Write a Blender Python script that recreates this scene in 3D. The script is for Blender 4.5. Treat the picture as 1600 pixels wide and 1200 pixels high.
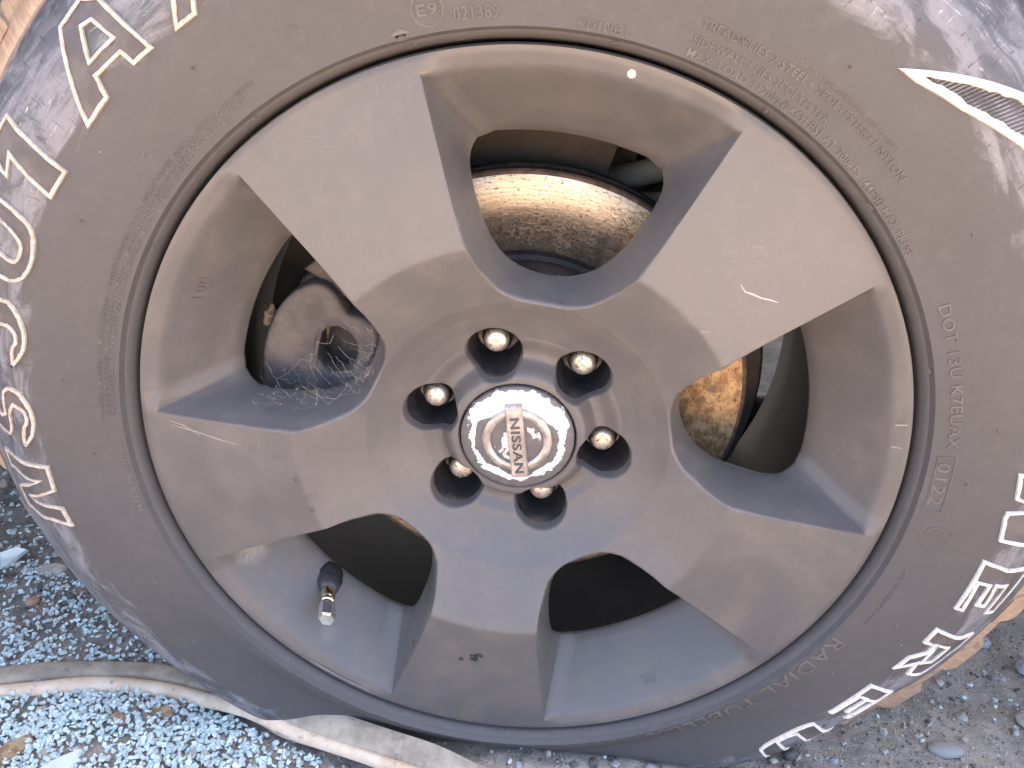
import bpy, bmesh, math, random
import numpy as np
from mathutils import Vector, Matrix, geometry

random.seed(7)
rng = np.random.default_rng(7)
scene = bpy.context.scene
for o in list(bpy.data.objects):
    bpy.data.objects.remove(o)
COL = scene.collection

# ------------------------------------------------------------------ camera
cam_data = bpy.data.cameras.new("camera")
cam_data.sensor_fit = 'HORIZONTAL'
cam_data.sensor_width = 36.0
cam_data.lens = 28.7166
cam_data.clip_start = 0.02
cam_data.clip_end = 300.0
cam = bpy.data.objects.new("camera", cam_data)
COL.objects.link(cam)
cam.matrix_world = Matrix(((0.9963875, -0.0741952, 0.0413162, 0.0154733),
                           (0.0695597, 0.4339344, -0.8982552, -0.4327868),
                           (0.0487177, 0.8978842, 0.4375278, 0.5187607),
                           (0, 0, 0, 1)))
scene.camera = cam

# ------------------------------------------------------------------ light
SUN_DIR = Vector((0.16, 0.40, 0.90)).normalized()      # towards the sun
world = bpy.data.worlds.new("World")
scene.world = world
world.use_nodes = True
wn = world.node_tree
wn.nodes.clear()
sky = wn.nodes.new("ShaderNodeTexSky")
sky.sky_type = 'NISHITA'
sky.sun_disc = False
sky.sun_elevation = math.asin(SUN_DIR.z)
sky.sun_rotation = math.atan2(SUN_DIR.x, SUN_DIR.y)
sky.dust_density = 6.0
sky.air_density = 0.75
sky.ozone_density = 0.4
bg = wn.nodes.new("ShaderNodeBackground")
bg.inputs[1].default_value = 0.14
wo = wn.nodes.new("ShaderNodeOutputWorld")
wn.links.new(sky.outputs[0], bg.inputs[0])
wn.links.new(bg.outputs[0], wo.inputs[0])

sun_data = bpy.data.lights.new("sun", 'SUN')
sun_data.energy = 4.6
sun_data.angle = math.radians(0.55)
sun_data.color = (1.0, 0.95, 0.89)
sun = bpy.data.objects.new("sun", sun_data)
COL.objects.link(sun)
sun.rotation_euler = SUN_DIR.to_track_quat('Z', 'Y').to_euler()
sun.location = SUN_DIR * 5

scene.view_settings.view_transform = 'Standard'
scene.view_settings.look = 'None'
scene.view_settings.exposure = 3.0
scene.view_settings.gamma = 1.0

# ------------------------------------------------------------------ helpers
H = 0.262                       # axle height of the flat tyre
DEL = math.radians(-3)
CD, SD = math.cos(DEL), math.sin(DEL)
AX = Vector((0, 0, H))


def wheel(x, y, z):             # wheel frame (z = outward) -> world
    return (x * CD - y * SD, -z, x * SD + y * CD + H)


def polar(r, deg, w):
    a = math.radians(deg)
    return wheel(r * math.cos(a), r * math.sin(a), w)


ORIG = {}


def tag(o, label=None, cat=None, group=None, kind=None):
    if label: o["label"] = label
    if cat: o["category"] = cat
    if group: o["group"] = group
    if kind: o["kind"] = kind
    return o


def empty(name, loc, label, cat, group=None):
    e = bpy.data.objects.new(name, None)
    e.empty_display_size = 0.05
    COL.objects.link(e)
    e.location = loc
    ORIG[e.name] = Vector(loc)
    return tag(e, label, cat, group)


def mesh_obj(name, verts, faces, mats=None, parent=None, origin=None, smooth=True,
             sharp=None, uvs=None, fmat=None, merge=None):
    """world-space verts; origin = where the object's own origin goes"""
    if origin is None:
        origin = ORIG[parent.name] if parent is not None else Vector((0, 0, 0))
    origin = Vector(origin)
    V = np.asarray(verts, dtype=float) - np.array(origin)
    me = bpy.data.meshes.new(name)
    me.from_pydata(V.tolist(), [], [tuple(f) for f in faces])
    if uvs is not None:
        lay = me.uv_layers.new(name="UVMap")
        li = np.empty(len(me.loops), dtype=np.int32)
        me.loops.foreach_get("vertex_index", li)
        lay.data.foreach_set("uv", np.asarray(uvs, dtype=np.float32)[li].ravel())
    if mats is not None:
        for m in (mats if isinstance(mats, (list, tuple)) else [mats]):
            me.materials.append(m)
    if fmat is not None:
        me.polygons.foreach_set("material_index", fmat)
    if merge:
        bm = bmesh.new(); bm.from_mesh(me)
        bmesh.ops.remove_doubles(bm, verts=bm.verts, dist=merge)
        bmesh.ops.recalc_face_normals(bm, faces=bm.faces)
        bm.to_mesh(me); bm.free()
    if smooth:
        me.shade_smooth()
        if sharp is not None:
            me.set_sharp_from_angle(angle=math.radians(sharp))
    me.update()
    o = bpy.data.objects.new(name, me)
    COL.objects.link(o)
    if parent is not None:
        o.parent = parent
        o.location = origin - ORIG[parent.name]
    else:
        o.location = origin
    ORIG[o.name] = origin
    return o


def lathe(profile, n=180, cx=0.0, cy=0.0, a0=0, a1=360):
    """profile [(r,w)] about the wheel axis (or a parallel axis through cx,cy)"""
    full = abs(a1 - a0 - 360) < 1e-6
    m = n if full else n + 1
    vs, uv, fs = [], [], []
    P = len(profile)
    for i in range(m):
        a = math.radians(a0 + (a1 - a0) * i / n)
        c, s = math.cos(a), math.sin(a)
        for j, (r, w) in enumerate(profile):
            vs.append(wheel(cx + r * c, cy + r * s, w))
            uv.append((a * 0.1, r if j == 0 or True else 0))
    for i in range(n):
        k = (i + 1) % m
        for j in range(P - 1):
            fs.append((i * P + j, k * P + j, k * P + j + 1, i * P + j + 1))
    return vs, fs, uv


def value_noise(x, y, seed=0):
    x = np.asarray(x); y = np.asarray(y)
    r = np.random.default_rng(seed); T = r.random((256, 256))
    xi = np.floor(x).astype(int); yi = np.floor(y).astype(int)
    fx = x - xi; fy = y - yi
    fx = fx * fx * (3 - 2 * fx); fy = fy * fy * (3 - 2 * fy)
    a = T[xi & 255, yi & 255]; b = T[(xi + 1) & 255, yi & 255]
    c = T[xi & 255, (yi + 1) & 255]; d = T[(xi + 1) & 255, (yi + 1) & 255]
    return (a * (1 - fx) + b * fx) * (1 - fy) + (c * (1 - fx) + d * fx) * fy


# ------------------------------------------------------------------ materials
class NT:
    def __init__(s, name):
        s.m = bpy.data.materials.new(name); s.m.use_nodes = True
        s.t = s.m.node_tree; s.n = s.t.nodes
        s.b = s.n["Principled BSDF"]; s.out = s.n["Material Output"]

    def node(s, typ, **k):
        x = s.n.new(typ)
        for a, v in k.items():
            setattr(x, a, v)
        return x

    def set(s, sock, v):
        if isinstance(v, bpy.types.NodeSocket):
            s.t.links.new(v, sock)
        elif v is not None:
            if isinstance(v, (tuple, list)) and len(v) == 3 and sock.type == 'RGBA':
                v = (*v, 1)
            sock.default_value = v

    def P(s, **k):
        names = dict(color="Base Color", rough="Roughness", metal="Metallic", spec="Specular IOR Level",
                     normal="Normal", aniso="Anisotropic", tangent="Tangent", trans="Transmission Weight",
                     ior="IOR", coat="Coat Weight", coatr="Coat Roughness", sheen="Sheen Weight",
                     anisor="Anisotropic Rotation")
        for a, v in k.items():
            s.set(s.b.inputs[names[a]], v)
        return s.m

    def obj(s):
        return s.node("ShaderNodeTexCoord").outputs["Object"]

    def uv(s):
        return s.node("ShaderNodeTexCoord").outputs["UV"]

    def geo(s):
        return s.node("ShaderNodeNewGeometry").outputs["Position"]

    def map(s, vec, scale=(1, 1, 1), loc=(0, 0, 0), rot=(0, 0, 0)):
        x = s.node("ShaderNodeMapping")
        s.set(x.inputs[0], vec); x.inputs[1].default_value = loc
        x.inputs[2].default_value = rot; x.inputs[3].default_value = scale
        return x.outputs[0]

    def noise(s, vec, scale, detail=4, rough=0.55, dist=0.0, out=0):
        x = s.node("ShaderNodeTexNoise")
        s.set(x.inputs["Vector"], vec); x.inputs["Scale"].default_value = scale
        x.inputs["Detail"].default_value = detail; x.inputs["Roughness"].default_value = rough
        x.inputs["Distortion"].default_value = dist
        return x.outputs[out]

    def voro(s, vec, scale, feature='F1', out=0, rand=1.0):
        x = s.node("ShaderNodeTexVoronoi", feature=feature)
        s.set(x.inputs["Vector"], vec); x.inputs["Scale"].default_value = scale
        x.inputs["Randomness"].default_value = rand
        return x.outputs[out]

    def ramp(s, fac, lo, hi, a=0.0, b=1.0, smooth=True):
        x = s.node("ShaderNodeMapRange", interpolation_type='SMOOTHSTEP' if smooth else 'LINEAR')
        s.set(x.inputs[0], fac)
        x.inputs[1].default_value = lo; x.inputs[2].default_value = hi
        x.inputs[3].default_value = a; x.inputs[4].default_value = b
        return x.outputs[0]

    def math(s, op, a, b=None, c=None):
        x = s.node("ShaderNodeMath", operation=op)
        s.set(x.inputs[0], a)
        if b is not None: s.set(x.inputs[1], b)
        if c is not None: s.set(x.inputs[2], c)
        return x.outputs[0]

    def mul(s, *v):
        r = v[0]
        for q in v[1:]:
            r = s.math('MULTIPLY', r, q)
        return r

    def mix(s, fac, a, b):
        x = s.node("ShaderNodeMix", data_type='RGBA')
        s.set(x.inputs[0], fac); s.set(x.inputs[6], a); s.set(x.inputs[7], b)
        return x.outputs[2]

    def mixf(s, fac, a, b):
        x = s.node("ShaderNodeMix", data_type='FLOAT')
        s.set(x.inputs[0], fac); s.set(x.inputs[2], a); s.set(x.inputs[3], b)
        return x.outputs[0]

    def sep(s, vec):
        x = s.node("ShaderNodeSeparateXYZ"); s.set(x.inputs[0], vec)
        return x.outputs

    def dist(s, vec, c):
        x = s.node("ShaderNodeVectorMath", operation='DISTANCE')
        s.set(x.inputs[0], vec); x.inputs[1].default_value = c
        return x.outputs["Value"]

    def bump(s, h, strength=0.3, dist=0.001, normal=None):
        x = s.node("ShaderNodeBump")
        x.inputs["Strength"].default_value = strength; x.inputs["Distance"].default_value = dist
        s.set(x.inputs["Height"], h)
        if normal is not None: s.set(x.inputs["Normal"], normal)
        return x.outputs[0]


def mat_paint():
    n = NT("gunmetal_wheel_paint")
    p = n.geo()
    big = n.noise(p, 9, 5, 0.6)
    fine = n.noise(p, 900, 2)
    dust = n.noise(n.map(p, (1, 1, 1)), 38, 6, 0.65)
    col = n.mix(n.ramp(big, .30, .75), (.104, .099, .097), (.119, .110, .103))
    col = n.mix(n.mul(n.ramp(dust, .42, .80), .38), col, (.21, .180, .150))
    # fine pale specks and short hairline scratches
    sp = n.ramp(n.voro(p, 260), .055, .02)
    sel = n.ramp(n.noise(p, 60, 2), .50, .56)
    specks = n.mul(sp, sel)
    sc1 = n.noise(n.map(p, (40, 300, 700), rot=(0, .5, 0)), 1.0, 2, .5)
    sc = n.mul(n.ramp(n.math('ABSOLUTE', n.math('SUBTRACT', sc1, .5)), .012, .0), n.ramp(n.noise(p, 22, 3), .56, .68), .30)
    sc2 = n.noise(n.map(p, (500, 200, 45), rot=(0, -.35, 0)), 1.0, 2, .5)
    scb = n.mul(n.ramp(n.math('ABSOLUTE', n.math('SUBTRACT', sc2, .5)), .010, .0), n.ramp(n.noise(n.map(p, loc=(3, 1, 2)), 20, 3), .58, .68), .25)
    light = n.math('MAXIMUM', n.math('MAXIMUM', sc, scb), n.mul(specks, .9))
    col = n.mix(light, col, (.42, .38, .34))
    # individual marks that the wheel carries
    wob = n.noise(p, 330, 3, .6)
    dark = None
    for (r, a, w, rad) in ((.1607, -94.0, .0102, .0052), (.1585, -92.6, .0103, .0036), (.1655, -97.5, .0100, .0030),
                           (.1735, -108.6, .0000, .0042), (.1365, -166.5, .012, .0060), (.131, -160.5, .010, .0060), (.134, -157, .012, .005),
                           (.134, -141, .012, .006), (.150, -146, .010, .005), (.165, -148, .009, .005)):
        c = Vector(polar(r, a, w))
        soft = r < .155 or a < -120
        d = n.math('ADD', n.dist(p, c), n.math('MULTIPLY', n.math('SUBTRACT', wob, .5), .014))
        mk = n.ramp(d, rad * .72, rad * (.45 if not soft else -.4))
        if soft: mk = n.mul(mk, .7)
        dark = mk if dark is None else n.math('MAXIMUM', dark, mk)
    col = n.mix(dark, col, (.018, .018, .02))
    pale = None
    for (r, a, w, rad, s_) in ((.2255, 81.2, .0020, .0026, 1.0), (.2050, -147.5, -.014, .017, .32), (.1465, 107.2, .010, .001, .5),
                               (.2105, -124, -.008, .010, .10)):
        c = Vector(polar(r, a, w))
        d = n.math('ADD', n.dist(p, c), n.math('MULTIPLY', n.math('SUBTRACT', wob, .5), rad * .8))
        mk = n.mul(n.ramp(d, rad, rad * (.75 if rad < .003 else .1)), s_)
        pale = mk if pale is None else n.math('MAXIMUM', pale, mk)
    col = n.mix(pale, col, (.62, .56, .48))
    rough = n.mixf(n.ramp(dust, .35, .75), .40, .60)
    bmp = n.bump(n.math('ADD', n.mul(fine, .5), n.mul(light, .6)), .12, .0006)
    return n.P(color=col, rough=rough, spec=.55, normal=bmp, coat=.12, coatr=.35)


def mat_rubber():
    n = NT("dusty_tyre_rubber")
    uv = n.uv(); p = n.geo()
    u, v, _ = n.sep(uv)
    base = n.mix(n.ramp(n.noise(p, 7, 4), .30, .75), (.073, .070, .071), (.086, .081, .080))
    mott = n.noise(p, 120, 5, .65)
    base = n.mix(n.mul(n.ramp(mott, .45, .8), .16), base, (.16, .148, .140))
    # scuffed, handled outer band
    swirl = n.noise(n.map(uv, (34, 95, 1)), 1.0, 5, .62, .9)
    fine = n.noise(n.map(uv, (60, 420, 1), rot=(0, 0, .5)), 1.0, 4, .7, 1.2)
    fine2 = n.noise(n.map(uv, (420, 90, 1), rot=(0, 0, .25)), 1.0, 4, .7, .8)
    edge = n.math('ADD', v, n.mul(n.math('SUBTRACT', swirl, .5), .035))
    band = n.mul(n.ramp(edge, .289, .302), n.ramp(v, .366, .349))
    col2 = n.mix(n.ramp(swirl, .38, .62), (.075, .078, .086), (.20, .20, .215))
    hl = n.math('MAXIMUM', n.ramp(fine, .60, .74), n.mul(n.ramp(fine2, .60, .76), n.ramp(swirl, .42, .56)))
    col2 = n.mix(n.mul(hl, .8), col2, (.50, .50, .52))
    dk = n.mul(n.ramp(fine2, .42, .34), .7)
    col2 = n.mix(dk, col2, (.035, .035, .04))
    col = n.mix(n.mul(band, .92), base, col2)
    tan = n.ramp(n.math('ADD', v, n.mul(n.math('SUBTRACT', swirl, .5), .010)), .3430, .3490)
    grain = n.noise(n.map(uv, (500, 60, 1)), 1.0, 3, .6)
    tcol = n.mix(n.ramp(grain, .35, .7), (.36, .245, .160), (.50, .36, .25))
    tcol = n.mix(n.ramp(n.noise(p, 30, 4), .5, .75), tcol, (.25, .19, .15))
    col = n.mix(tan, col, tcol)
    # white specks of dust
    sp = n.mul(n.ramp(n.voro(p, 140), .05, .03), n.ramp(n.noise(p, 45, 1), .66, .68))
    col = n.mix(sp, col, (.7, .66, .6))
    rough = n.mixf(n.mul(band, .8), .62, .44)
    h = n.math('ADD', n.mul(n.noise(p, 1500, 3), .5), n.mul(band, fine, 1.4))
    return n.P(color=col, rough=rough, spec=.5, normal=n.bump(h, .22, .0007))


def simple(name, col, rough=.6, metal=0., nz=None, col2=None, lo=.4, hi=.65, bump=0., bscale=400, spec=.5):
    n = NT(name); p = n.geo()
    c = n.mix(n.ramp(n.noise(p, nz or 40, 5, .6), lo, hi), col, col2 or tuple(x * 1.3 for x in col))
    k = dict(color=c, rough=rough, metal=metal, spec=spec)
    if bump:
        k['normal'] = n.bump(n.noise(p, bscale, 4, .6), bump, .001)
    return n.P(**k)


def mat_disc():
    n = NT("rusty_ground_steel")
    uv = n.uv(); p = n.geo(); x, y, z = n.sep(p)
    streak = n.noise(n.map(uv, (45, 700, 1)), 1.0, 4, .6)
    blot = n.noise(n.map(uv, (330, 560, 1)), 1.0, 5, .7)
    pit = n.noise(n.map(uv, (800, 1300, 1)), 1.0, 3, .6)
    bias = n.math('ADD', n.ramp(x, .03, .11, 0.0, .16), n.ramp(z, H + .09, H + .150, .10, -.03))
    m = n.math('ADD', n.math('ADD', n.mul(blot, .55), n.mul(pit, .45)), bias)
    rust = n.ramp(m, .52, .62)
    rc = n.mix(n.ramp(n.noise(p, 160, 4), .35, .65), (.34, .19, .09), (.66, .44, .22))
    rc = n.mix(n.mul(n.ramp(n.noise(p, 60, 4), .52, .7), .7), rc, (.12, .10, .09))
    steel = n.mix(n.ramp(streak, .35, .7), (.62, .54, .44), (.90, .84, .74))
    dark = n.ramp(n.noise(n.map(uv, (420, 800, 1), loc=(3, 5, 0)), 1.0, 2, .5), .61, .65)
    col = n.mix(rust, steel, rc)
    col = n.mix(n.mul(dark, .8), col, (.06, .05, .04))
    tan = n.node("ShaderNodeTangent", direction_type='RADIAL', axis='Y').outputs[0]
    return n.P(color=col, metal=n.mixf(rust, .95, .45), rough=n.mixf(rust, .50, .62), aniso=n.mixf(rust, .8, 0.0),
               tangent=tan, normal=n.bump(n.math('ADD', streak, pit), .15, .0004))


def mat_glass():
    n = NT("tempered_glass_crumbs")
    p = n.geo()
    c = n.mix(n.noise(p, 120, 1), (.66, .90, .91), (.97, 1.0, .99))
    return n.P(color=c, rough=.16, trans=.45, ior=1.45, spec=.8)


def mat_ground():
    n = NT("stony_dirt")
    p = n.geo(); x, y, z = n.sep(p)
    a = n.noise(p, 14, 6, .65); b = n.noise(p, 130, 6, .7); c = n.noise(p, 700, 3, .6)
    near = n.mix(n.ramp(a, .38, .64), (.32, .285, .245), (.53, .47, .40))
    near = n.mix(n.mul(n.ramp(b, .48, .72), .7), near, (.58, .53, .46))
    near = n.mix(n.ramp(b, .42, .30), near, (.10, .095, .09))
    far = n.mix(n.ramp(a, .35, .65), (.56, .40, .27), (.66, .49, .34))
    f = n.ramp(n.math('ADD', y, n.mul(a, .16)), -.05, -.24)
    col = n.mix(f, near, far)
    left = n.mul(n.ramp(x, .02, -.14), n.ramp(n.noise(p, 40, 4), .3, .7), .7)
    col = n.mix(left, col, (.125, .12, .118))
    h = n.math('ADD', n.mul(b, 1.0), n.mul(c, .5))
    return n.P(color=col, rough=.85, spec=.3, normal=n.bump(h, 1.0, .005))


PAINT = mat_paint()
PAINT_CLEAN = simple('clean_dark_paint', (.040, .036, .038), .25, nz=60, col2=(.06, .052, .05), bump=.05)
RUBBER = mat_rubber()
LETTER_IN = simple("clean_black_rubber", (.075, .069, .070), .55, nz=60, col2=(.12, .105, .10), bump=.15, bscale=900)
RELIEF = simple("relief_rubber", (.105, .094, .090), .6, nz=60, col2=(.14, .125, .115), bump=.1, bscale=900)
DISC = mat_disc()
GLASS = mat_glass()
GROUND = mat_ground()


def mat_outline(nm, c1, c2):
    n = NT(nm); p = n.geo()
    d = n.noise(p, 300, 4, .65)
    c = n.mix(n.ramp(d, .36, .62), c1, c2)
    worn = n.mul(n.ramp(n.noise(p, 90, 5, .7), .60, .68), .8)
    c = n.mix(worn, c, (.20, .18, .17))
    return n.P(color=c, rough=.55, normal=n.bump(d, .3, .0006))


OUTLINE = mat_outline('white_letter_rubber', (.70, .62, .54), (.84, .80, .74))
OUTLINE_B = mat_outline('worn_beige_letter_rubber', (.42, .34, .27), (.60, .51, .43))
BARREL = simple("dark_barrel_paint", (.010, .009, .009), .65, nz=25, col2=(.018, .015, .014), bump=.1)
HAT = simple("dark_rotor_hat", (.060, .045, .040), .65, nz=60, col2=(.10, .07, .055), bump=.2)
ROTOR_EDGE = simple("brown_rotor_rim", (.07, .05, .04), .75, nz=150, col2=(.16, .10, .065), bump=.4, bscale=900)
CAST = simple("dusty_cast_caliper", (.095, .083, .077), .75, nz=40, col2=(.15, .13, .115), bump=.35, bscale=700)
SHIELDM = simple("brown_shield_steel", (.040, .032, .025), .75, nz=30, col2=(.065, .053, .042), bump=.2)
DARKMETAL = simple("dirty_dark_metal", (.045, .040, .036), .7, nz=50, col2=(.10, .085, .07), bump=.2)
ARM = simple("dusty_suspension_metal", (.42, .36, .26), .7, nz=30, col2=(.58, .50, .38), bump=.2)
LINERM = simple("black_hose_rubber", (.015, .014, .013), .6, nz=80)
BRKT = simple("dusty_brown_bracket", (.16, .13, .095), .75, nz=60, col2=(.26, .21, .15), bump=.2)
BLACKRUB = simple("black_valve_rubber", (.045, .043, .048), .42, nz=80)
BRASS = simple("bright_brass", (.85, .72, .45), .22, 1.0, nz=200, col2=(.95, .86, .62))
NICKEL = simple("bright_nickel", (.92, .90, .84), .18, .9, nz=200, col2=(1, .98, .93))
DARKGAP = simple("dark_gap", (.012, .012, .013), .8)
WEB = simple("cobweb_silk", (.36, .33, .31), .7)
NEST = simple("dried_mud_clump", (.13, .10, .07), .9, nz=200, col2=(.22, .17, .11), bump=.6, bscale=500)


def mat_nut():
    n = NT("worn_chrome_nut"); p = n.geo()
    d = n.noise(p, 700, 4, .7)
    c = n.mix(n.ramp(d, .40, .60), (.92, .88, .80), (.74, .66, .56))
    c = n.mix(n.ramp(n.noise(p, 420, 5, .75), .52, .62), c, (.22, .15, .10))
    return n.P(color=c, rough=n.mixf(n.ramp(d, .4, .7), .32, .55), metal=.75, normal=n.bump(d, .3, .0005))


NUT = mat_nut()
NUTSIDE = simple("dirty_nut_flats", (.10, .085, .07), .35, .8, nz=200, col2=(.3, .24, .17), bump=.2)


def mat_cap():
    """grey cap paint that has flaked off in a ragged ring and shows bright silver"""
    n = NT("flaking_cap_paint")
    p = n.obj(); x, y, z = n.sep(p)             # object origin on the axle
    r = n.math('SQRT', n.math('ADD', n.mul(x, x), n.mul(z, z)))
    wob = n.noise(p, 95, 3, .5); rag = n.noise(p, 420, 4, .65)
    rr = n.math('ADD', r, n.math('ADD', n.mul(n.math('SUBTRACT', wob, .5), .012), n.mul(n.math('SUBTRACT', rag, .5), .005)))
    rr = n.math('SUBTRACT', rr, n.ramp(z, -.006, .020, 0.0, .0042))
    outer = n.ramp(rr, .0303, .0300)
    r2 = n.math('ADD', r, n.math('ADD', n.mul(n.math('SUBTRACT', n.noise(n.map(p, loc=(2, 3, 1)), 70, 3, .5), .5), .012), n.mul(n.math('SUBTRACT', rag, .5), .004)))
    r2 = n.math('ADD', r2, n.ramp(z, .006, .022, 0.0, .006))
    keepring = n.mul(n.ramp(r2, .0262, .0259), n.ramp(r, .0150, .0153))
    inner = n.mul(n.ramp(r, .0163, .0160), n.ramp(n.noise(n.map(p, loc=(5, 1, 4)), 85, 4, .6), .57, .54))
    keep = n.math('MAXIMUM', keepring, inner)
    keep = n.math('MINIMUM', keep, 1.0)
    m = n.mul(outer, n.math('SUBTRACT', 1.0, keep))
    grey = n.mix(n.ramp(n.noise(p, 200, 4), .4, .7), (.105, .100, .103), (.135, .125, .120))
    col = n.mix(m, grey, (.80, .79, .77))
    return n.P(color=col, rough=n.mixf(m, .45, .30), metal=n.mixf(m, 0.0, .15), spec=.6,
               normal=n.bump(n.math('SUBTRACT', 1.0, m), .5, .0004))


CAP = mat_cap()
CHROME = simple("emblem_chrome", (.36, .32, .30), .32, .6, nz=140, col2=(.58, .54, .52))
EMBTXT = simple("emblem_lettering", (.06, .06, .065), .5)

# ------------------------------------------------------------------ tyre surface
PR_R = [.2338, .2352, .2363, .2378, .2386, .2402, .250, .262, .275, .289, .300, .312, .322, .332, .342, .3478, .3500, .3520, .3580, .3615, .3630, .3700, .3780]
PR_W = [-.006, .0030, .0062, .0078, .0082, .0119, .0135, .0160, .0185, .0200, .0200, .0180, .0150, .0095, .0010, -.0070, -.0115, -.0118, -.0175, -.0210, -.0245, -.0300, -.0380]


def sm(x):
    x = min(1, max(0, x)); return x * x * (3 - 2 * x)


def wt(r):
    return float(np.interp(r, PR_R, PR_W))


DTH = [-125, -100, -90, -84, -78, -72, -50, 0, 46, 50, 55, 62, 68, 80, 90, 110]
DDR = [0, .005, .008, .010, .010, .011, .013, .012, .019, .0185, .0165, .012, .011, .009, .006, 0]


def defo(r, a, w):
    """flat tyre: rubber below the ground line folds back under the rim"""
    th = (a + 87 + 180) % 360 - 180
    c = math.cos(math.radians(th))
    w = w - .007 * sm((80 - abs(th)) / 30) * sm((r - .24) / .04)
    w = w - float(np.interp(th, DTH, DDR)) * sm((r - .300) / .028) * (1 - (.8 if th > 0 else -.15) * sm((r - .350) / .038))
    w = w - .010 * sm((62 - abs(th)) / 42) * sm((r - .238) / .022)
    if c > .2:
        Rg = H / c; s = .006; q = (r - Rg) / s
        d = s * (q + math.log1p(math.exp(-q)) if q > 0 else math.log1p(math.exp(q)))
        w = w - .75 * d * min(1, max(0, (w + .15) / .1)); r = r - d
    return r, w


def tyre_pt(a, r, off=0.0, w=None):
    r2, w2 = defo(r, a, (wt(r) if w is None else w) + off)
    return polar(r2, a, w2)


wheel_thing = empty("alloy_wheel", (0, 0.1, 0),
                    "dusty gunmetal five spoke alloy wheel with a flat off-road tyre, filling the picture", "wheel")

prof = list(zip(PR_R, PR_W))
# refine
fine = [(.2324, -.016), (.2334, -.011)]
for i in range(len(prof) - 1):
    (r0, w0), (r1, w1) = prof[i], prof[i + 1]
    k = max(1, int(math.hypot(r1 - r0, w1 - w0) / .003))
    fine += [(r0 + (r1 - r0) * j / k, w0 + (w1 - w0) * j / k) for j in range(k)]
# soften the polyline of the sidewall
F = np.array(fine + [prof[-1]])
for _ in range(2):
    G2 = F.copy()
    sel = (F[1:-1, 0] > .246) & (F[1:-1, 0] < .344)
    G2[1:-1][sel] = (.25 * F[:-2] + .5 * F[1:-1] + .25 * F[2:])[sel]
    F = G2
PR_R, PR_W = [float(x) for x in F[2:, 0]], [float(x) for x in F[2:, 1]]
prof_t = [tuple(x) for x in F] + [(.3795, -.050), (.3800, -.075), (.3800, -.12), (.3800, -.17), (.3780, -.21), (.366, -.232), (.345, -.25), (.31, -.268), (.27, -.262), (.24, -.25), (.228, -.225)]
NA = 720
vs, uv, fs = [], [], []
for i in range(NA):
    a = 360.0 * i / NA - 180
    for (r, w) in prof_t:
        vs.append(tyre_pt(a, r, 0, w)); uv.append((math.radians(a) * .3, r))
Pn = len(prof_t)
for i in range(NA):
    k = (i + 1) % NA
    for j in range(Pn - 1):
        fs.append((i * Pn + j, i * Pn + j + 1, k * Pn + j + 1, k * Pn + j))
tyre = mesh_obj("tyre", vs, fs, RUBBER, wheel_thing, sharp=38, uvs=uv)

# tread blocks
NB = 80
for i in range(NB):
    pa = 360 / NB
    a0 = i * pa + .12 * pa
    big = i % 2 == 0
    a1 = a0 + pa * (.86 if big else .80)
    if big:
        sec = [(.3605, -.0190), (.3640, -.0225), (.3740, -.0300), (.3850, -.0400), (.3925, -.0530), (.3930, -.100), (.376, -.100), (.362, -.045)]
    else:
        sec = [(.3605, -.0200), (.3650, -.0260), (.3730, -.0325), (.3800, -.0420), (.3855, -.0560), (.3860, -.095), (.376, -.095), (.362, -.045)]
    vv, uu, ff = [], [], []
    na = 4; K = len(sec)
    for s_ in range(na + 1):
        for (r, w) in sec:
            sh = (r - .36) * 28 * (1 if big else .4)
            a = a0 + (a1 - a0) * s_ / na + sh
            vv.append(tyre_pt(a, r, 0, w)); uu.append((math.radians(a) * .3, max(r, .3545)))
    for s_ in range(na):
        for k in range(K):
            k2 = (k + 1) % K
            ff.append((s_ * K + k, s_ * K + k2, (s_ + 1) * K + k2, (s_ + 1) * K + k))
    ff.append(tuple(range(K - 1, -1, -1))); ff.append(tuple(na * K + q for q in range(K)))
    mesh_obj("tread_block", vv, ff, RUBBER, tyre, sharp=30, uvs=uu, origin=tyre_pt((a0 + a1) / 2, .375, 0, -.05))

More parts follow.
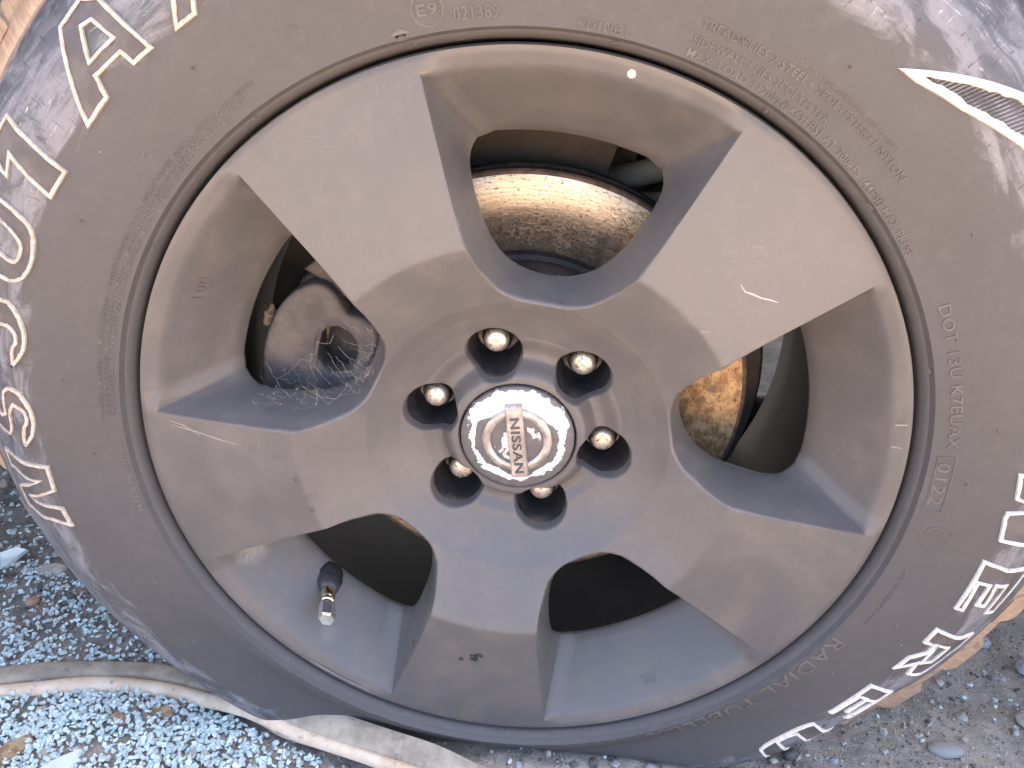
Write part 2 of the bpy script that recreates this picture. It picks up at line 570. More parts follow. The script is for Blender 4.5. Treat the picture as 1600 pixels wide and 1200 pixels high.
# raised white-outlined letters: polygons in (angle, radius) of the undeformed tyre
LET = {
 'A': [[(138.9, .3279), (144.14, .2887), (139.97, .2887), (139.11, .2982), (135.83, .2968), (135.64, .2892), (132.84, .2884), (134.0, .3225), (135.6, .329)],
       [(136.99, .3177), (136.01, .3164), (135.47, .3052), (138.47, .3061)]],
 'slash': [[(130.11, .2873), (127.32, .287), (121.5, .3290), (124.3, .3290)]],
 '1': [[(148.68, .3292), (149.45, .2877), (153.26, .2895), (152.06, .3169), (154.04, .3145), (153.88, .3205), (152.86, .3295), (151.06, .3314)]],
 '0': [[(156.2, .3162), (156.56, .3006), (157.49, .293), (159.29, .2899), (161.68, .2898), (163.53, .2927), (164.39, .2983), (164.55, .3044), (164.48, .3113), (163.6, .3222), (162.59, .3275), (160.96, .3300), (158.72, .3290), (156.9, .3247)],
       [(158.53, .3127), (158.94, .3042), (159.83, .2982), (161.4, .2986), (161.95, .3011), (161.7, .3093), (161.25, .3156), (160.02, .3196), (158.93, .3174)]],
 '5': [[(166.73, .3051), (166.65, .2995), (168.03, .2933), (169.98, .2897), (172.04, .2898), (173.25, .2926), (174.31, .2959), (174.93, .2988), (172.39, .2995), (171.41, .296), (170.23, .2978), (169.85, .3016), (170.07, .3057), (170.9, .3089), (175.4, .3090), (176.4, .3290), (168.0, .3290), (167.9, .3230), (173.2, .3230), (172.9, .3160), (168.23, .3150), (167.13, .311)]],
 'S': [[(-174.79, .2988), (-176.18, .2922), (-178.25, .2892), (-180.21, .2902), (-182.08, .2954), (-182.72, .3021), (-181.94, .3084), (-180.09, .3101), (-178.9, .3097), (-178.47, .314), (-179.46, .3195), (-181.5, .3200), (-181.6, .3265), (-178.04, .3300), (-176.1, .323), (-175.86, .3141), (-175.89, .3083), (-177.27, .3046), (-178.92, .3048), (-180.07, .301), (-179.64, .2958), (-178.38, .295), (-177.45, .2987), (-175.27, .3006)]],
 'N': [[(-172.9, .3275), (-172.73, .3079), (-172.25, .2884), (-168.53, .2894), (-167.38, .3113), (-166.14, .2892), (-163.11, .2884), (-164.42, .3007), (-164.9, .3265), (-167.9, .3275), (-170.0, .3005), (-170.3, .3280)]],
 'U': [[(-37.6, .3130), (-38.28, .3007), (-38.28, .2906), (-39.66, .2886), (-41.85, .2881), (-45.87, .2901), (-47.44, .2934), (-47.6, .3160), (-44.3, .3130), (-44.26, .2934), (-42.41, .2923), (-41.57, .2937), (-41.3, .3130)]],
 'E2': [[(-28.2, .2871), (-35.71, .2883), (-35.36, .2914), (-30.87, .2913), (-30.7, .2943), (-34.08, .2942), (-33.82, .2972), (-30.7, .2968), (-30.34, .3000), (-34.9, .2985), (-34.54, .3028), (-27.35, .3034)]],
 'R': [[(-15.88, .2874), (-18.79, .2874), (-18.57, .2946), (-19.74, .2945), (-21.65, .288), (-24.46, .2874), (-22.39, .2955), (-24.17, .2970), (-23.6, .3080), (-21.53, .3212), (-19.16, .3256), (-16.5, .3260)],
       [(-18.4, .2978), (-18.32, .3046), (-20.85, .3029), (-21.37, .2989)]],
 'E1': [[(-4.53, .2863), (-12.35, .2874), (-12.26, .2937), (-7.96, .2917), (-7.96, .2972), (-11.05, .2972), (-11.0, .3049), (-7.9, .3034), (-8.1, .3110), (-12.2, .3090), (-13.0, .3235), (-6.0, .3275)]],
 'N1': [[(-1.62, .289), (1.56, .2863), (2.47, .2867), (3.09, .3054), (4.21, .2886), (7.69, .2864), (7.0, .3060), (5.6, .3270), (1.6, .3270), (1.2, .3060), (.2, .3270), (-2.4, .3270)]],
}


def stroke(poly, width, off0, off1, closed=True, inset=True, step=.0035):
    """raised band along a polygon given in (angle, radius); flat metric = arc length at r .30"""
    K = math.radians(1) * .30
    pts = [Vector((-a * K, r)) for a, r in poly]
    ar = sum(pts[i].x * pts[(i + 1) % len(pts)].y - pts[(i + 1) % len(pts)].x * pts[i].y for i in range(len(pts)))
    sgn = 1 if ar > 0 else -1
    n = len(pts); rows = []
    for i in range(n):
        p, q, r_ = pts[i - 1], pts[i], pts[(i + 1) % n]
        d1 = (q - p).normalized(); d2 = (r_ - q).normalized()
        n1 = Vector((-d1.y, d1.x)) * sgn; n2 = Vector((-d2.y, d2.x)) * sgn
        mvec = (n1 + n2)
        if mvec.length < 1e-4: mvec = n1
        mvec.normalize(); mlen = 1 / max(.45, mvec.dot(n1))
        rows.append((q, mvec * mlen))
    cs = [(0, off0), (.12, off1), (.88, off1), (1, off0)]
    vs, fs, uv = [], [], []
    path = []
    for i in range(n):
        (q, m), (q2, m2) = rows[i], rows[(i + 1) % n]
        L = (q2 - q).length; k = max(1, int(L / step))
        for j in range(k):
            t = j / k
            path.append((q.lerp(q2, t), m.lerp(m2, t)))
    for (q, m) in path:
        jit = 1 + random.uniform(-.14, .14)
        for (f, of) in cs:
            z = q + m * (width * f * jit)
            a = -z.x / K
            vs.append(tyre_pt(a, z.y, of)); uv.append((z.x, z.y))
    N = len(path); C = len(cs)
    for i in range(N):
        k = (i + 1) % N
        for j in range(C - 1):
            fs.append((i * C + j, k * C + j, k * C + j + 1, i * C + j + 1))
    return vs, fs, uv


def plateau(loops, off):
    K = math.radians(1) * .30
    L3 = [[Vector((-a * K, r, 0)) for a, r in lp] for lp in loops]
    tris = geometry.tessellate_polygon(L3)
    flat = [p for lp in L3 for p in lp]
    bm = bmesh.new()
    bv = [bm.verts.new(p) for p in flat]
    for t in tris:
        try: bm.faces.new([bv[i] for i in t])
        except ValueError: pass
    for _ in range(3):
        es = [e for e in bm.edges if e.calc_length() > .005]
        if es: bmesh.ops.subdivide_edges(bm, edges=es, cuts=1, use_grid_fill=False)
        bmesh.ops.triangulate(bm, faces=bm.faces)
    vs = [tyre_pt(-v.co.x / K, v.co.y, off) for v in bm.verts]
    bm.verts.index_update()
    fs = [[v.index for v in f.verts] for f in bm.faces]
    bm.free()
    return vs, fs


def rounded(lp, lim=62, it=2):
    K = .30 * math.radians(1)
    for _ in range(it):
        out = []
        n = len(lp)
        for i in range(n):
            a, b, c = lp[i - 1], lp[i], lp[(i + 1) % n]
            u_ = Vector(((b[0] - a[0]) * K, b[1] - a[1])); v_ = Vector(((c[0] - b[0]) * K, c[1] - b[1]))
            if u_.length > 1e-6 and v_.length > 1e-6 and math.degrees(u_.angle(v_)) < lim:
                out.append((b[0] + (a[0] - b[0]) * .25, b[1] + (a[1] - b[1]) * .25)); out.append((b[0] + (c[0] - b[0]) * .25, b[1] + (c[1] - b[1]) * .25))
            else: out.append(b)
        lp = out
    return lp


for key, loops in LET.items():
    if key in ('0', '5', 'S', 'U'): loops = [rounded(lp) for lp in loops]
    v_, f_ = plateau(loops, .0007)
    pts0 = [tyre_pt(a, r, 0) for a, r in loops[0]]
    org = Vector(np.mean(np.array(pts0), axis=0))
    mesh_obj("raised_letter", v_, f_, LETTER_IN, tyre, origin=org)
    V, Fc, U = [], [], []
    for lp_i, lp in enumerate(loops):
        w_ = .0023 if lp_i == 0 else -.0020
        v, f, u = stroke(lp, w_, -.0002, .0016)
        b = len(V); V += v; U += u; Fc += [tuple(b + q for q in ff) for ff in f]
    mesh_obj("letter_outline", V, Fc, OUTLINE_B if key in ("A", "slash", "1", "0", "5", "S", "N") else OUTLINE, tyre, origin=org, sharp=40, uvs=U)

spear = [(57.39, .2848), (53.34, .2998), (50.23, .3105), (47.71, .3185), (42.74, .3300), (39.64, .3219), (43.21, .3069), (50.09, .2930), (55.19, .2858)]
v, f, u = stroke(spear, .0042, -.0002, .0017)
org = Vector(tyre_pt(50, .305))
mesh_obj("spear_outline", v, f, OUTLINE, tyre, origin=org, sharp=40, uvs=u)
# fine parallel ribs inside the spear
V, Fc = [], []
K = math.radians(1) * .30
sp2 = [Vector((-a * K, r)) for a, r in spear]
dirv = Vector((1.0, .32)).normalized(); dirv = Vector((.35, 1.0)).normalized(); nor = Vector((dirv.y, -dirv.x))
ds = [p.dot(nor) for p in sp2]
t = min(ds) + .003
while t < max(ds) - .002:
    hits = []
    for i in range(len(sp2)):
        p, q = sp2[i], sp2[(i + 1) % len(sp2)]
        a_, b_ = p.dot(nor) - t, q.dot(nor) - t
        if a_ * b_ < 0:
            hits.append((p.lerp(q, a_ / (a_ - b_))).dot(dirv))
    hits.sort()
    if len(hits) >= 2 and hits[-1] - hits[0] > .008:
        s0, s1 = hits[0] + .0035, hits[-1] - .0035
        m = max(2, int((s1 - s0) / .004))
        for j in range(m + 1):
            s = s0 + (s1 - s0) * j / m
            for (o_, h_) in ((-.0006, -.0002), (0, .0008), (.0006, -.0002)):
                z = nor * (t + o_) + dirv * s
                V.append(tyre_pt(-z.x / K, z.y, h_))
        b = len(V) - (m + 1) * 3
        for j in range(m):
            for c in range(2):
                Fc.append((b + j * 3 + c, b + j * 3 + c + 1, b + (j + 1) * 3 + c + 1, b + (j + 1) * 3 + c))
    t += .0019
tag(mesh_obj("spear_rib", V, Fc, LETTER_IN, tyre, origin=org, smooth=False), kind="stuff")


# ---------------------------------------------------------------- text
def text_mesh(body, res=2, spacing=1.0, bold=0.006):
    cu = bpy.data.curves.new("t", 'FONT'); cu.body = body; cu.size = 1; cu.extrude = .05
    cu.resolution_u = res; cu.space_character = spacing; cu.offset = bold
    o = bpy.data.objects.new("t", cu); COL.objects.link(o)
    dg = bpy.context.evaluated_depsgraph_get(); dg.update()
    me = bpy.data.meshes.new_from_object(o.evaluated_get(dg))
    co = np.array([v.co[:] for v in me.vertices]); fc = [tuple(p.vertices) for p in me.polygons]
    bpy.data.objects.remove(o); bpy.data.curves.remove(cu); bpy.data.meshes.remove(me)
    return co, fc


def ring_text(body, a0, a1, rb, h, off=.0006, name="raised_lettering", parent=None, mat=None, r_end=None, surf=None, spacing=1.05, res=2):
    """text reading clockwise from a0 to a1 with its base on radius rb"""
    co, fc = text_mesh(body, res, spacing)
    x0, x1 = co[:, 0].min(), co[:, 0].max(); y0 = 0.0; y1 = .73
    out = []
    r_end = rb if r_end is None else r_end
    for x, y, z in co:
        t = (x - x0) / (x1 - x0)
        a = a0 + (a1 - a0) * t
        r = rb + (r_end - rb) * t + h * (y - y0) / (y1 - y0)
        o_ = off if z > 0 else -.0003
        out.append(tyre_pt(a, r, o_) if surf is None else surf(a, r, o_))
    org = Vector(np.mean(np.array(out), axis=0))
    return mesh_obj(name, out, fc, mat or RELIEF, parent or tyre, origin=org, sharp=30)


ring_text("TREAD PLIES 2-STEEL+ 2POLYESTER+1 NYLON", 76.0, 47.6, .2552, .0042, off=.0006)
ring_text("SIDEWALL PLIES 2POLYESTER", 76.2, 58.4, .2476, .0042, off=.0006)
ring_text("MAX. LOAD 1120kg(2469LBS) AT 300kPa (44PSI) MAX PRESS", 76.2, 38.8, .2414, .0042, off=.0006)
ring_text("USA CANADA AUSTRALIA CODES ONLY", 65.6, 50.6, .2608, .0028, off=.0004)
ring_text("021389", 102.5, 97.5, .2440, .0062)
ring_text("KD10031", 88.7, 83.2, .2412, .0048)
ring_text("DOT 13U K7EUAX", 31.0, 10.4, .2470, .0062, r_end=.2480, off=.0006)
ring_text("0122", 8.2, 1.6, .2450, .0072, off=.0005)
ring_text("RADIAL TUBELESS", -24.8, -61.5, .2420, .0105, off=.0007, r_end=.2410)
ring_text("SERIOUS INJURY MAY RESULT FROM TIRE FAILURE DUE TO UNDERINFLATION/OVERLOADING. FOLLOW OWNER'S MANUAL OR TIRE PLACARD IN VEHICLE", 181.5, 127.0, .2495, .0026, off=.0005, res=1)
ring_text("EXPLOSION OF TIRE/RIM ASSEMBLY DUE TO IMPROPER MOUNTING. NEVER EXCEED 275 kPa (40PSI) TO SEAT BEADS", 180.5, 129.0, .2460, .0024, off=.0005, res=1)
ring_text("ONLY SPECIALLY TRAINED PERSONS SHOULD MOUNT TIRES. SAFETY WARNING", 180.5, 132.0, .2430, .0022, off=.0005, res=1)
ring_text("MADE IN CHINA", -163.4, -175.4, .2425, .0036, off=.0004)
ring_text("MOUNT ON APPROVED RIMS ONLY", -9.5, -20.5, .2500, .0026, off=.0004, res=1)


def tyre_poly(loops, off, name):
    v_, f_ = plateau(loops, off)
    return mesh_obj(name, v_, f_, RELIEF, tyre, origin=Vector(v_[0]))


def ring_on_tyre(ac, rc, rad, wd, name="raised_ring", off=.0006, b0=0, b1=360):
    V, Fc = [], []; n = 28
    full = b1 - b0 >= 360
    for i in range(n + (0 if full else 1)):
        t = math.radians(b0 + (b1 - b0) * i / n)
        for (q, of) in ((rad - wd, -.0002), (rad - wd * .7, off), (rad - wd * .3, off), (rad, -.0002)):
            V.append(tyre_pt(ac - math.degrees(q * math.cos(t) / rc), rc + q * math.sin(t), of))
    m = n if full else n + 1
    for i in range(n):
        k = (i + 1) % m
        for j in range(3):
            Fc.append((i * 4 + j, k * 4 + j, k * 4 + j + 1, i * 4 + j + 1))
    return V, Fc


v, f = ring_on_tyre(105.3, .2506, .0082, .0012)
mesh_obj("approval_ring", v, f, RELIEF, tyre, origin=Vector(v[0]))
ring_text("E9", 106.45, 104.15, .2482, .0052)
V, Fc = [], []
for args in ((.0088, .0008, 0, 360), (.0055, .0010, 100, 260), (.0032, .0010, 90, 270)):
    v, f = ring_on_tyre(-3.0 - (.0 if args[0] > .008 else .1), .2562, args[0], args[1], b0=args[2], b1=args[3])
    b = len(V); V += v; Fc += [tuple(b + q for q in ff) for ff in f]
mesh_obj("compliance_mark", V, Fc, RELIEF, tyre, origin=Vector(V[0]))
tyre_poly([[(108.9, .2455), (110.2, .2425), (109.5, .2425), (109.5, .2395), (108.3, .2395), (108.3, .2425), (107.6, .2425)]], .0006, "raised_arrow")
# recessed plate round the date code
v, f, u = stroke([(9.2, .2440), (9.2, .2540), (.6, .2540), (.6, .2440)], .0006, -.0002, .0006)
mesh_obj("date_plate", v, f, RELIEF, tyre, origin=Vector(v[0]), smooth=False)

# vent nubs left by the mould
V, Fc = [], []
for (a, r) in [(119.38, .2614), (142.63, .2623), (131.35, .2715), (154.02, .2737), (129.97, .2385), (60.83, .2724), (38.23, .2721), (175.65, .2719),
               (-173.45, .26), (-162.36, .2696), (13.3, .272), (84.37, .2372), (107.61, .2372), (5.33, .2621), (153.34, .2385), (71.53, .258), (47.0, .239),
               (-139.63, .2731), (-128.43, .2625), (-151.02, .2628), (64.5, .2375), (-30, .262), (-52, .25), (95, .272), (22, .2385), (-18, .266)]:
    base = Vector(tyre_pt(a, r)); tip = base + Vector((random.uniform(-.5, .8), -1.0, random.uniform(-.9, .4))).normalized() * random.uniform(.002, .004)
    d = (tip - base).normalized(); s1 = d.orthogonal().normalized(); s2 = d.cross(s1)
    b = len(V)
    for (c, rad) in ((base - d * .0005, .0007), (tip, .0004)):
        for k in range(6):
            t = k * math.pi / 3
            V.append(tuple(c + s1 * rad * math.cos(t) + s2 * rad * math.sin(t)))
    for k in range(6):
        Fc.append((b + k, b + (k + 1) % 6, b + 6 + (k + 1) % 6, b + 6 + k))
    Fc.append(tuple(b + 6 + k for k in range(6)))
tag(mesh_obj("vent_nub", V, Fc, OUTLINE if False else RELIEF, tyre), kind="stuff")

# ------------------------------------------------------------------ alloy rim
WC = [86.7 - 72 * k for k in range(5)]          # window centres
HR = [.0938, .0942, .0950, .0965, .0990, .1034, .1090, .1180, .1250, .1335, .1600, .2232]
HA = [0.0, 4.0, 7.5, 10.0, 12.5, 15.4, 17.2, 19.2, 20.2, 20.9, 21.3, 21.5]
FR = [.0640, .0757, .0860, .0945, .1100, .1318, .1330, .1340, .1350, .1362, .2232, .2290, .2316, .2325]
FW = [-.0255, -.0200, -.0135, -.0072, .0010, .0121, .0126, .01275, .0128, .0127, .0047, .0043, .0034, .0008]
ROUT = .2232


def wface(r):
    return float(np.interp(r, FR, FW))


def half(r):
    return float(np.interp(r, HR, HA))


radii = [.0938, .0939, .0940, .0942, .0945, .0950, .0957, .0965, .0976, .0990, .1005, .1020, .1034, .1052, .1070, .1090, .1110, .1130, .1155, .1180, .1205, .1230, .1255, .1280,
         .1300, .1318, .1330, .1340, .1350, .1362, .1385] + [.1385 + (ROUT - .1385) * (i + 1) / 26 for i in range(26)]
NS = 144
V, Fc = [], []


def add_grid(rows, flip=False):
    """rows: list of equal length lists of points"""
    b = len(V); m = len(rows[0])
    for row in rows: V.extend(row)
    for i in range(len(rows) - 1):
        for j in range(m - 1):
            q = (b + i * m + j, b + i * m + j + 1, b + (i + 1) * m + j + 1, b + (i + 1) * m + j)
            Fc.append(q[::-1] if flip else q)


for k in range(5):
    c = WC[k]
    rows = []
    for r in radii:
        h = half(r)
        rows.append([polar(r, c + h + (72 - 2 * h) * j / NS, wface(r)) for j in range(NS + 1)])
    add_grid(rows)
# lip: dips gently towards each window pocket


def wlip(r, h):
    return wface(r) - .0040 * sm((21.5 - abs(h)) / 3.5) * max(0, (.2318 - r) / (.2318 - ROUT)) ** 1.05


NW = 60
lip_r = [ROUT, .2245, .2260, .2275, .2290, .2305, .2316, .2322, .2325]
for k in range(5):
    c = WC[k]
    add_grid([[polar(r, c + 21.5 + 29 * j / NS, wface(r)) for j in range(NS + 1)] for r in lip_r])
    add_grid([[polar(r, c - 21.5 + 43 * j / NW, wlip(r, -21.5 + 43 * j / NW)) for j in range(NW + 1)] for r in lip_r])
vs, fs, _ = lathe([(.2325, .0008), (.2326, -.004), (.2322, -.010), (.2290, -.014)], 720)
b = len(V); V += vs; Fc += [tuple(b + q for q in f) for f in fs]

# hub bowl as a height field with six nut pockets
NUTS = [111.08 - 60 * k for k in range(6)]
NR = .05715


def hub_base(r):
    if r >= .066: base = wface(r)
    elif r >= .0535:
        t = sm((r - .0535) / .0125); base = -.0302 * (1 - t) + wface(.066) * t
    elif r >= .0510: base = -.0302
    elif r >= .0416:
        t = sm((r - .0416) / .0094); base = -.0183 * (1 - t) - .0302 * t
    elif r >= .0380: base = -.0180
    elif r >= .0372: base = -.0180 - (.0380 - r) * 1.2
    else: base = -.0280
    return base


def hubw(r, a):
    base = hub_base(r)
    x, y = r * math.cos(math.radians(a)), r * math.sin(math.radians(a))
    dm = 1
    for na in NUTS:
        d = math.hypot(x - NR * math.cos(math.radians(na)), y - NR * math.sin(math.radians(na)))
        dm = min(dm, d)
    if dm < .0182:
        return max(-.066, base - (.0182 - dm) * 60)
    return base


hub_r = [.0360, .0368, .0372] + [.0372 + .0008 + (.0930 - .0380) * i / 84 for i in range(85)] + [.0938]
rows = []
HN = 720
for r in hub_r:
    rows.append([polar(r, WC[0] + .5 * j, hubw(r, WC[0] + .5 * j)) for j in range(HN + 1)])
add_grid(rows)

NHF = len(Fc)
# each nut pocket: a softly rounded lip and a tapering wall
for na in NUTS:
    px, py = NR * math.cos(math.radians(na)), NR * math.sin(math.radians(na))
    n_ = 72; b = len(V); rings_ = []
    for (d, dz, z_abs) in ((.0197, .00001, None), (.0189, .00012, None), (.0183, .00010, None), (.0179, -.0002, None), (.0176, -.0007, None), (.0173, -.0016, None),
                           (.0171, -.0030, None), (.0168, 0, .12), (.0163, 0, .35), (.0157, 0, .62), (.0149, 0, .88), (.0138, 0, .97), (.0110, 0, 1.0), (.0040, 0, 1.0)):
        row = []
        for k in range(n_ + 1):
            t = 2 * math.pi * k / n_
            x, y = px + d * math.cos(t), py + d * math.sin(t)
            bx_, by_ = px + min(d, .0176) * math.cos(t), py + min(d, .0176) * math.sin(t)
            rr_ = math.hypot(x, y) if z_abs is None else math.hypot(bx_, by_)
            bz = hub_base(rr_)
            z = bz + dz if z_abs is None else (bz - .0030) * (1 - z_abs) + (-.061) * z_abs
            row.append(wheel(x, y, z))
        rings_.append(row)
    add_grid(rings_)

# window pockets
OR = [(.1030, 0), (.1034, 2.6), (.1045, 5.2), (.1062, 7.6), (.1085, 9.6), (.1115, 11.5), (.1150, 13.2), (.1195, 14.8), (.1260, 16.2), (.1340, 17.3), (.1430, 18.0), (.1520, 18.4),
      (.1610, 18.6), (.1680, 18.65), (.1720, 18.55), (.1750, 18.35), (.1775, 18.05), (.1796, 17.65), (.1813, 17.25), (.1828, 16.8)]


def wo_(r):
    return float(np.interp(r, [.103, .112, .13, .16, .172, .180, .185], [-.034, -.030, -.027, -.026, -.030, -.036, -.040]))


def cumul(pts):
    s = [0]
    for i in range(1, len(pts)):
        s.append(s[-1] + math.dist(pts[i], pts[i - 1]))
    return [x / s[-1] for x in s]


side0 = [(r, half(r)) for r in radii]
xy = lambda r, h: (r * math.cos(math.radians(h)), r * math.sin(math.radians(h)))
S0 = cumul([xy(*p) for p in side0]); S1 = cumul([xy(*p) for p in OR])
wallpt = {}
for k in range(5):
    c = WC[k]
    P0, P1, st = [], [], []
    for sgn in (1,):
        pass
    loop = []
    # + side from apex outward
    for i, (r, h) in enumerate(side0):
        t = S0[i]
        ro = float(np.interp(t, S1, [p[0] for p in OR])); ho = float(np.interp(t, S1, [p[1] for p in OR]))
        loop.append((r, h, ro, ho, 0.0 if t < .9 else (t - .9) / .1 * .3))
    arc = []
    for j in range(1, NW):
        f = 1 - 2 * j / NW
        h0 = 21.5 * f
        ho = 16.8 * math.copysign(abs(f) ** 1.0, f)
        ro = .1852 - .0024 * sm((abs(ho) - 13.2) / 3.6)
        edge = min(1, (1 - abs(f)) / .12)
        arc.append((ROUT, h0, ro, ho, .3 + .7 * edge))
    full = loop + arc + [(r, -h, ro, -ho, s_) for (r, h, ro, ho, s_) in loop[::-1]][:-1]
    rows = []
    N = len(full)
    fr_side = [(0.0, 0.0), (.0007, .00015), (.0015, .0007), (.0022, .0019), (.0027, .0038)]
    fr_out = [(0.0, 0.0), (.0012, .0007), (.0025, .0018), (.0040, .0034), (.0058, .0055)]
    inner = [.15, .32, .5, .68, .84, 1.0]
    ringsN = len(fr_side) + len(inner) + 3
    grid = [[] for _ in range(ringsN)]
    for (r, h, ro, ho, s_) in full:
        p0 = Vector((*xy(r, c + h), wlip(r, h) if (r == ROUT and s_ >= .3) else wface(r))); p1 = Vector((*xy(ro, c + ho), wo_(ro)))
        L = math.hypot(p1.x - p0.x, p1.y - p0.y)
        g = 0
        for (d0, q0), (d1, q1) in zip(fr_side, fr_out):
            d = d0 * (1 - s_) + d1 * s_; q = q0 * (1 - s_) + q1 * s_
            f = min(d / L, .6)
            grid[g].append((p0.x + (p1.x - p0.x) * f, p0.y + (p1.y - p0.y) * f, p0.z - q)); g += 1
        flast = f; zl = p0.z - q
        for t in inner:
            # slightly concave wall
            f2 = flast + (1 - flast) * t
            z = zl + (p1.z - zl) * (t ** (1.0 if s_ < .5 else .94))
            grid[g].append((p0.x + (p1.x - p0.x) * f2, p0.y + (p1.y - p0.y) * f2, z)); g += 1
        for (f3, dz) in ((1.006, -.0009), (1.0, -.0030), (.93, -.0050)):
            grid[g].append((p0.x + (p1.x - p0.x) * f3, p0.y + (p1.y - p0.y) * f3, p1.z + dz)); g += 1
    b = len(V)
    for row in grid: V.extend([wheel(*q) for q in row])
    for i in range(ringsN - 1):
        for j in range(N):
            j2 = (j + 1) % N
            Fc.append((b + i * N + j, b + i * N + j2, b + (i + 1) * N + j2, b + (i + 1) * N + j))
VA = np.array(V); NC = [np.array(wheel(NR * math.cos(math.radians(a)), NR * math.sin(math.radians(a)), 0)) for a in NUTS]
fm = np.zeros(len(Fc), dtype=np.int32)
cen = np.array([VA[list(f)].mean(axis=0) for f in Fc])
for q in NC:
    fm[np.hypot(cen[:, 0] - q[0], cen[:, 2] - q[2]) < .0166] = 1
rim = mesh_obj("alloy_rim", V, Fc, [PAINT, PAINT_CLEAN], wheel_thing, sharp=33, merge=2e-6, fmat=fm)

vs, fs, uv = lathe([(.2000, -.040), (.2005, -.10), (.2020, -.15), (.2050, -.195), (.2130, -.207), (.2280, -.212), (.2290, -.222)], 240)
mesh_obj("rim_barrel", vs, fs, BARREL, wheel_thing, uvs=uv, sharp=40)


def pocket_surf(a, r, off):
    t = (ROUT - .0064 - r) / (ROUT - .0064 - .1852)
    z = (.0007 - .0055) + (-.040 - (.0007 - .0055)) * max(t, 0) ** .94
    return polar(r, a, z + off * 1.3)


ring_text("100", 160.6, 156.4, .2085, .0048, off=.0002, name="cast_number", parent=rim, mat=PAINT, surf=pocket_surf)
ring_text("JWL", -56.0, -59.0, .2110, .0042, off=.0002, name="cast_mark", parent=rim, mat=PAINT, surf=pocket_surf)

# scratches and nicks that stand pale on the paint
SCR = simple("bare_scratch", (.34, .31, .28), .5)


def scratch(pts, wd, surf):
    n = len(pts); vv, ff = [], []
    P2 = [Vector(xy(r, a)) for r, a in pts]
    for i, p in enumerate(P2):
        d = (P2[min(i + 1, n - 1)] - P2[max(i - 1, 0)]).normalized(); nn = Vector((-d.y, d.x))
        w_ = wd * (.35 if i in (0, n - 1) else random.uniform(.6, 1.2))
        for s_ in (-.5, .5):
            q = p + nn * w_ * s_
            vv.append(wheel(q.x, q.y, surf(q.length) + .00012))
    for i in range(n - 1):
        ff.append((i * 2, i * 2 + 1, i * 2 + 3, i * 2 + 2))
    mesh_obj("scratch", vv, ff, SCR, rim, smooth=False)


scratch([(.166, 49.2), (.1655, 47.4), (.168, 46.0), (.1700, 44.6), (.1733, 43.3), (.1760, 42.0)], .0009, wface)
scratch([(.1345, 46.5), (.1380, 45.0)], .0006, wface)
scratch([(.2215, 13.5), (.2290, 13.2)], .0012, wface)
scratch([(.2205, 9.8), (.2265, 9.4)], .0009, wface)
scratch([(.1945, -176.5), (.2050, -178.2), (.2140, -178.7)], .0006, wface)
scratch([(.170, -175.4), (.183, -176.2), (.197, -177.3), (.213, -177.9)], .0005, wface)
scratch([(.2283, -124), (.2285, -121), (.2284, -118), (.2283, -115), (.2282, -112)], .0008, lambda r: max(wface(r), .0030))

# ------------------------------------------------------------------ centre cap
cap_org = Vector(wheel(0, 0, -.016))
vs, fs, uv = lathe([(.0002, -.0140), (.008, -.0141), (.016, -.0145), (.024, -.0151), (.031, -.0158), (.0350, -.0164), (.0358, -.0169), (.0361, -.0185), (.0361, -.028)], 160)
cap = mesh_obj("centre_cap", vs, fs, CAP, wheel_thing, origin=cap_org, uvs=uv, sharp=50)
vs, fs, uv = lathe([(.0360, -.0225), (.0374, -.0225)], 120)
mesh_obj("cap_gap", vs, fs, DARKGAP, cap, origin=cap_org)
vs, fs, uv = lathe([(.0166, -.0148), (.0168, -.0132), (.0180, -.0124), (.0205, -.0124), (.0219, -.0133), (.0222, -.0152)], 120)
mesh_obj("emblem_ring", vs, fs, CHROME, cap, origin=cap_org, uvs=uv, sharp=35)
# name bar
ba = math.radians(-78.9); bx = Vector((math.cos(ba), math.sin(ba))); by = Vector((-bx.y, bx.x))


def barp(x, y, z):
    q = bx * x + by * y
    return wheel(q.x, q.y, z)


L2, W2 = .0252, .0054
vv, ff = [], []
for (l, w_, z) in ((L2, W2, -.0150), (L2, W2, -.0112), (L2 - .0006, W2 - .0006, -.0106)):
    for sx, sy in ((-1, -1), (1, -1), (1, 1), (-1, 1)):
        vv.append(barp(sx * l, sy * w_, z))
for g in (0, 4):
    for k in range(4):
        ff.append((g + k, g + (k + 1) % 4, g + 4 + (k + 1) % 4, g + 4 + k))
ff.append((8, 9, 10, 11))
mesh_obj("emblem_bar", vv, ff, CHROME, cap, origin=cap_org, smooth=False)
co, fc = text_mesh("NISSAN", 3, 1.12, .022)
x0, x1 = co[:, 0].min(), co[:, 0].max()
pts = [barp(-.0175 + (x - x0) / (x1 - x0) * .0395, -.0027 + y / .73 * .0058, -.0101 if z > 0 else -.0108) for x, y, z in co]
mesh_obj("emblem_lettering", pts, fc, EMBTXT, cap, origin=cap_org, smooth=False)

